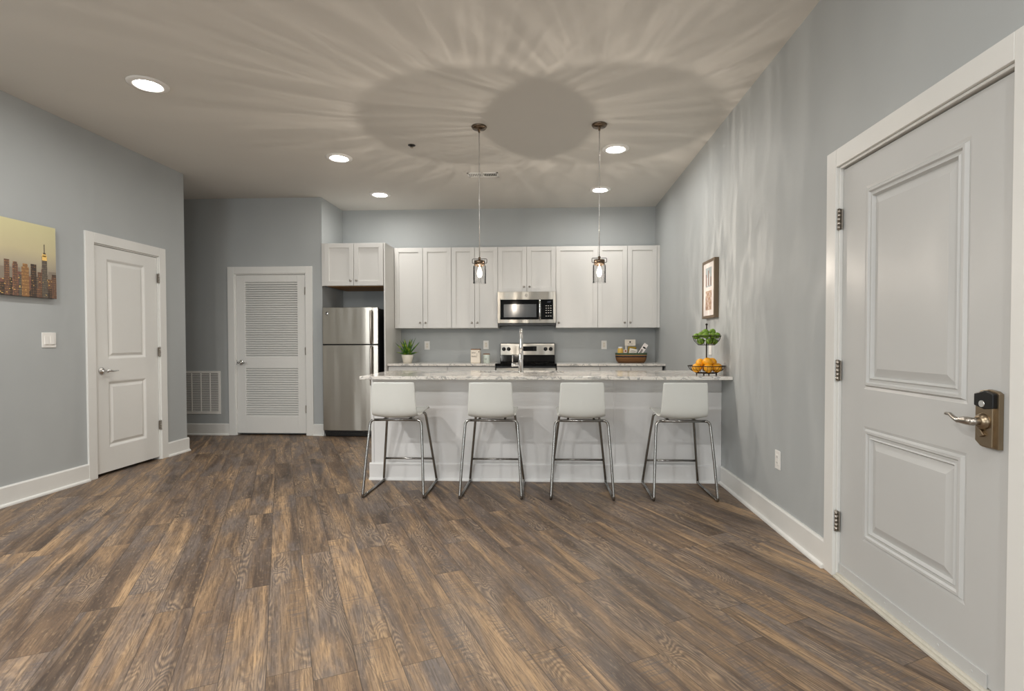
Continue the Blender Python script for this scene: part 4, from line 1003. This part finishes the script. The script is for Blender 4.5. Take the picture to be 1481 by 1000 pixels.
# ================================================================ COUNTER ITEMS
# potted aloe
ax, ay = -1.856, 7.02
pp = thing('potted_plant', (ax, ay, 0.914), 'small green aloe in a white pot at the left end of the back counter', 'plant')
pot = MB().lathe([(0.001, 0.914), (0.050, 0.914), (0.056, 0.918), (0.074, 0.995), (0.077, 1.022), (0.072, 1.022), (0.069, 1.004), (0.001, 1.002)], (ax, ay, 0), n=32).build('pot', M['pot'], pp)
MB().lathe([(0.001, 1.006), (0.066, 1.004)], (ax, ay, 0), n=24).build('soil', M['soil'], pot)
b = MB(); rnd = random.Random(11)
def leaf(a, elev, length, wid, droop):
    d = Vector((math.cos(a), math.sin(a), 0)); side = Vector((-math.sin(a), math.cos(a), 0)); N = 8
    c0 = Vector((ax, ay, 1.006)) + d * 0.012; pos = c0.copy(); e = elev; rows = []
    for k in range(N + 1):
        u = k / N; w_ = wid * (0.75 + 0.6 * u) * (1 - u ** 1.7) + 0.0008
        up = -d * math.sin(e) + Vector((0, 0, 1)) * math.cos(e)
        rows.append((pos - side * w_ + up * w_ * 0.35, pos - up * w_ * 0.25, pos + side * w_ + up * w_ * 0.35, pos + up * w_ * 0.05))
        pos = pos + (d * math.cos(e) + Vector((0, 0, 1)) * math.sin(e)) * (length / N); e -= droop / N
    R2 = [[b.bm.verts.new(p) for p in r_] for r_ in rows]
    for A, B in zip(R2, R2[1:]):
        for k in range(4):
            f = b.bm.faces.new((A[k], A[(k + 1) % 4], B[(k + 1) % 4], B[k])); f.smooth = True
for k in range(9): leaf(k * 2 * PI / 9 + 0.2, math.radians(28), rnd.uniform(0.135, 0.168), 0.026, 0.35)
for k in range(8): leaf(k * 2 * PI / 8 + 0.6, math.radians(50), rnd.uniform(0.20, 0.25), 0.026, 0.05)
for k in range(6): leaf(k * 2 * PI / 6 + 0.1, math.radians(70), rnd.uniform(0.22, 0.265), 0.023, 0.1)
b.build('leaves', M['leaf'], pp)

def script(b, x0, z, wid, amp, y, seed, loops):
    rnd = random.Random(seed); pts = []
    for k in range(loops * 8 + 1):
        u = k / (loops * 8); a = k * PI / 4
        pts.append((x0 + wid * u + amp * 0.35 * math.sin(a), y, z + amp * (0.5 + 0.5 * math.cos(a)) * (0.6 + 0.8 * rnd.random() if k % 8 == 0 else 0.75)))
    b.tube(pts, 0.0013, 5)
# square cream canister with script
cn = thing('canister', (-0.946, 7.03, 0.914), 'taller cream canister with script lettering left of the range', 'canister')
jx0, jx1, jy0, jy1 = -1.008, -0.884, 6.968, 7.092
cb = MB().box(jx0, jx1, jy0, jy1, 0.914, 1.086).build('canister_body', M['canister'], cn, bevel=0.010, seg=3)
ld = MB().box(jx0 + 0.002, jx1 - 0.002, jy0 + 0.002, jy1 - 0.002, 1.0865, 1.098).build('lid', M['lidwood'], cn, bevel=0.003)
b = MB(); script(b, jx0 + 0.014, 1.040, 0.052, 0.012, jy0 - 0.0008, 1, 5); script(b, jx0 + 0.014, 0.992, 0.056, 0.013, jy0 - 0.0008, 2, 5)
b.tube([(jx0 + 0.084, jy0 - 0.0008, 1.042), (jx0 + 0.086, jy0 - 0.0008, 1.015), (jx0 + 0.076, jy0 - 0.0008, 0.985)], 0.0014, 5); b.ball((jx0 + 0.110, jy0 - 0.0005, 1.060), 0.005, 0.001, 0.010)
b.build('lettering', M['ink'], cb)
jr = thing('jar', (-0.804, 7.03, 0.914), 'shorter pale green jar with wooden lid beside the cream canister', 'jar')
jb = MB().lathe([(0.001, 0.914), (0.040, 0.914), (0.044, 0.918), (0.044, 1.018), (0.041, 1.024), (0.001, 1.024)], (-0.804, 7.03, 0), n=32).build('jar_body', M['jar'], jr)
MB().lathe([(0.001, 1.0245), (0.043, 1.0245), (0.044, 1.028), (0.043, 1.036), (0.001, 1.037)], (-0.804, 7.03, 0), n=32).build('lid', M['lidwood'], jr)
b = MB(); script(b, -0.826, 0.960, 0.030, 0.007, 6.985, 5, 3); b.build('lettering', M['ink'], jb)

# woven gift basket with its packages
bx, by = 1.085, 7.04
bs = MB(); N = 40
def ell(a, rx, ry):       # rounded-rectangle outline
    c_, s_ = math.cos(a), math.sin(a)
    return (abs(c_) ** 0.6 * (1 if c_ >= 0 else -1) * rx, abs(s_) ** 0.6 * (1 if s_ >= 0 else -1) * ry)
levels = [(0.160, 0.080, 0.914), (0.174, 0.090, 0.922), (0.188, 0.100, 0.945), (0.198, 0.107, 0.985), (0.202, 0.110, 1.034), (0.202, 0.110, 1.044), (0.192, 0.100, 1.044), (0.188, 0.097, 0.985), (0.178, 0.090, 0.947), (0.155, 0.075, 0.928)]
rings = [[bs.bm.verts.new((bx + ell(2 * PI * k / N, rx_, ry_)[0], by + ell(2 * PI * k / N, rx_, ry_)[1], z)) for k in range(N)] for rx_, ry_, z in levels]
for A, B in zip(rings, rings[1:]):
    for k in range(N):
        f = bs.bm.faces.new((A[k], A[(k + 1) % N], B[(k + 1) % N], B[k])); f.smooth = True
bs.bm.faces.new(rings[0]); bs.bm.faces.new(rings[-1])
tag(bs.build('woven_basket', M['basket']), 'brown woven basket with green and dark bands on the back counter', 'basket')
GB = 'packages in the woven basket'
def rotated(b, c, ang):
    bmesh.ops.rotate(b.bm, verts=b.bm.verts, cent=Vector(c), matrix=Matrix.Rotation(math.radians(ang), 3, 'Y'))
# pasta jar on the left
g = thing('glass_jar', (0.944, 7.02, 0.950), 'yellow filled jar with clear lid at the left of the basket', 'jar', GB)
MB().lathe([(0.001, 0.950), (0.033, 0.950), (0.035, 0.96), (0.035, 1.095), (0.028, 1.102), (0.001, 1.102)], (0.944, 7.02, 0), n=24).build('jar_body', M['yellow'], g)
MB().lathe([(0.001, 1.1025), (0.027, 1.1025), (0.027, 1.118), (0.020, 1.122), (0.001, 1.122)], (0.944, 7.02, 0), n=24).build('lid', M['plastic'], g)
g = thing('carton', (1.005, 7.00, 0.930), 'small peach carton with rust mark standing in the basket front', 'carton', GB)
MB().box(0.983, 1.027, 6.985, 7.02, 0.930, 1.085).build('carton_body', M['peach'], g, bevel=0.002)
MB().lathe([(0.012, -0.0008), (0.012, 0.0)], (1.007, 6.985, 1.068), 'y', n=16).build('mark', M['rust'], g)
b = MB(); b.box(1.040, 1.150, 7.035, 7.072, 0.950, 1.125); rotated(b, (1.095, 7.05, 1.0), 4)
tag(b.build('olive_package', M['olive'], bevel=0.012), 'shiny olive green package in the middle of the basket', 'package', GB)
b = MB(); b.box(1.042, 1.140, 6.985, 6.999, 0.960, 1.098); rotated(b, (1.09, 6.99, 1.0), 12)
g = tag(b.build('white_packet', M['paper'], bevel=0.003), 'white labelled packet leaning at the front middle of the basket', 'packet', GB)
b = MB(); script(b, 1.062, 1.068, 0.060, 0.006, 6.984, 8, 5); script(b, 1.058, 1.052, 0.055, 0.005, 6.984, 9, 4); rotated(b, (1.09, 6.99, 1.0), 12); b.build('lettering', M['slot'], g)
b = MB(); b.box(1.150, 1.204, 6.995, 7.025, 0.955, 1.185); rotated(b, (1.18, 7.01, 1.0), 33)
g = tag(b.build('slanted_box', M['mat'], bevel=0.003), 'tall white box tilted to the right in the basket', 'box', GB)
b = MB(); b.ball((1.178, 6.994, 1.130), 0.022, 0.0015, 0.011); b.box(1.160, 1.168, 6.9935, 6.995, 1.03, 1.10); b.box(1.174, 1.180, 6.9935, 6.995, 1.02, 1.10); rotated(b, (1.18, 7.01, 1.0), 33); b.build('mark', M['slot'], g)
g = thing('amber_jar', (1.226, 7.08, 0.950), 'amber jar at the right end of the basket', 'jar', GB)
MB().lathe([(0.001, 0.950), (0.028, 0.950), (0.030, 0.96), (0.030, 1.065), (0.024, 1.075), (0.001, 1.075)], (1.226, 7.08, 0), n=24).build('jar_body', M['goldbox'], g)
MB().lathe([(0.001, 1.0755), (0.026, 1.0755), (0.026, 1.092), (0.001, 1.093)], (1.226, 7.08, 0), n=24).build('lid', M['lidwood'], g)
g = thing('greeting_card', (1.085, 7.095, 0.930), 'cream card with round emblem standing tall at the back of the basket', 'card', GB)
MB().box(1.014, 1.152, 7.094, 7.112, 1.135, 1.216).build('card', M['canister'], g, bevel=0.001)
MB().box(1.020, 1.040, 7.098, 7.106, 0.930, 1.14).build('stake', M['canister'], g)
b = MB(); b.lathe([(0.011, -0.001), (0.011, 0.0)], (1.082, 7.094, 1.184), 'y', n=18); b.box(1.050, 1.115, 7.093, 7.094, 1.157, 1.160); b.build('emblem', M['slot'], g)

# two tier fruit stand on the island
px, py = 1.305, 4.47
fs = thing('fruit_stand', (px, py, 0.914), 'two tier dark wire fruit stand at the right end of the island', 'fruit stand')
MB().tube([(px, py, 0.932), (px, py, 1.1), (px, py, 1.32)], 0.0055, 10).ball((px, py, 1.330), 0.010).build('stem', M['darkmetal'], fs)
def wire_basket(rt, rb, zt_, zb, name, nw, feet=False):
    b = MB(); ring = lambda r_, z, t_: b.tube([(px + r_ * math.cos(2 * PI * k / 40), py + r_ * math.sin(2 * PI * k / 40), z) for k in range(41)], t_, 8, caps=False)
    ring(rt, zt_, 0.0034); ring(rb, zb, 0.003); ring(rb * 0.45, zb, 0.002)
    rm = rb + (rt - rb) * 0.72; zm = zb + (zt_ - zb) * 0.48; ring(rm, zm, 0.0015)
    for k in range(nw):
        a = 2 * PI * k / nw; c_, s_ = math.cos(a), math.sin(a)
        b.tube([(px + rt * c_, py + rt * s_, zt_), (px + rm * c_, py + rm * s_, zm), (px + rb * c_, py + rb * s_, zb), (px + 0.004 * c_, py + 0.004 * s_, zb)], 0.0014, 6)
    o = b.build(name, M['darkmetal'], fs)
    if feet:
        for k in range(4):
            a = PI / 4 + k * PI / 2 + 0.25
            MB().tube([(px + 0.078 * math.cos(a), py + 0.078 * math.sin(a), zb), (px + 0.080 * math.cos(a), py + 0.080 * math.sin(a), 0.915)], 0.0055, 8).build('foot', M['darkmetal'], fs)
wire_basket(0.112, 0.066, 1.236, 1.163, 'upper_basket', 24)
wire_basket(0.148, 0.082, 0.990, 0.932, 'lower_basket', 28, True)
def fruit(name, mat, c, r, ry, label, cat, group, ang, tip):
    rot = Matrix.Rotation(ang, 3, 'Z') @ Matrix.Rotation(math.radians(75), 3, 'Y')
    b = MB(); b.ball(c, r, r, ry, n=18, rot=rot, tip=tip)
    o = b.build(name, mat); tag(o, label, cat, group)
    s_ = MB(); e = Vector(c) + rot @ Vector((0, 0, ry * (1 + tip)))
    s_.ball(e, 0.0035, n=8); s_.build('stem_end', M['lidwood'], o)
    return o
GL, GO = 'limes in the upper basket', 'oranges in the lower basket'
limes = [((-0.052, -0.030, 1.192), 'lime low at the front left of the upper basket'), ((0.002, -0.056, 1.193), 'lime low at the front centre of the upper basket'), ((0.054, -0.026, 1.192), 'lime low at the front right of the upper basket'),
         ((0.045, 0.040, 1.193), 'lime low behind the stem in the upper basket, right half'), ((-0.040, 0.045, 1.193), 'lime low behind the stem in the upper basket, left half'),
         ((-0.080, 0.004, 1.233), 'leftmost lime at the rim of the upper basket'), ((-0.048, -0.012, 1.246), 'lime second from the left on top of the upper basket'), ((-0.020, -0.050, 1.240), 'lime resting front centre left on the heap of limes'),
         ((0.036, -0.036, 1.238), 'lime resting front centre right on the heap of limes'), ((0.082, -0.004, 1.240), 'rightmost lime at the rim of the upper basket'), ((0.003, 0.034, 1.246), 'lime just behind the stem on top of the heap'), ((0.053, 0.018, 1.272), 'topmost lime of the heap, right of the stem'), ((-0.010, -0.006, 1.268), 'lime on top of the heap touching the stem')]
for i, ((dx, dy, z), lab) in enumerate(limes): fruit('lime', M['lime'], (px + dx, py + dy, z), 0.0255, 0.028, 'green ' + lab, 'lime', GL, i * 1.3, 0.08)
oranges = [((-0.086, -0.030, 0.974), 'leftmost orange in the lower basket'), ((-0.006, -0.078, 0.974), 'orange at the front centre of the lower basket'), ((0.066, -0.052, 0.974), 'orange at the front right of the lower basket'), ((0.098, 0.022, 0.976), 'rightmost orange in the lower basket'),
           ((0.020, 0.085, 0.974), 'orange at the far back of the lower basket'), ((-0.062, 0.056, 0.974), 'orange at the back left of the lower basket'), ((-0.048, 0.004, 1.014), 'orange on top of the pile, left of the stem'), ((0.052, 0.018, 1.020), 'orange on top of the pile, right of the stem'), ((-0.002, -0.044, 1.018 + 0.006), 'orange on top of the pile, in front of the stem')]
for i, ((dx, dy, z), lab) in enumerate(oranges): fruit('orange', M['orange'], (px + dx, py + dy, z), 0.036, 0.040, 'bright ' + lab, 'orange', GO, i * 1.1 + 0.4, 0.06)
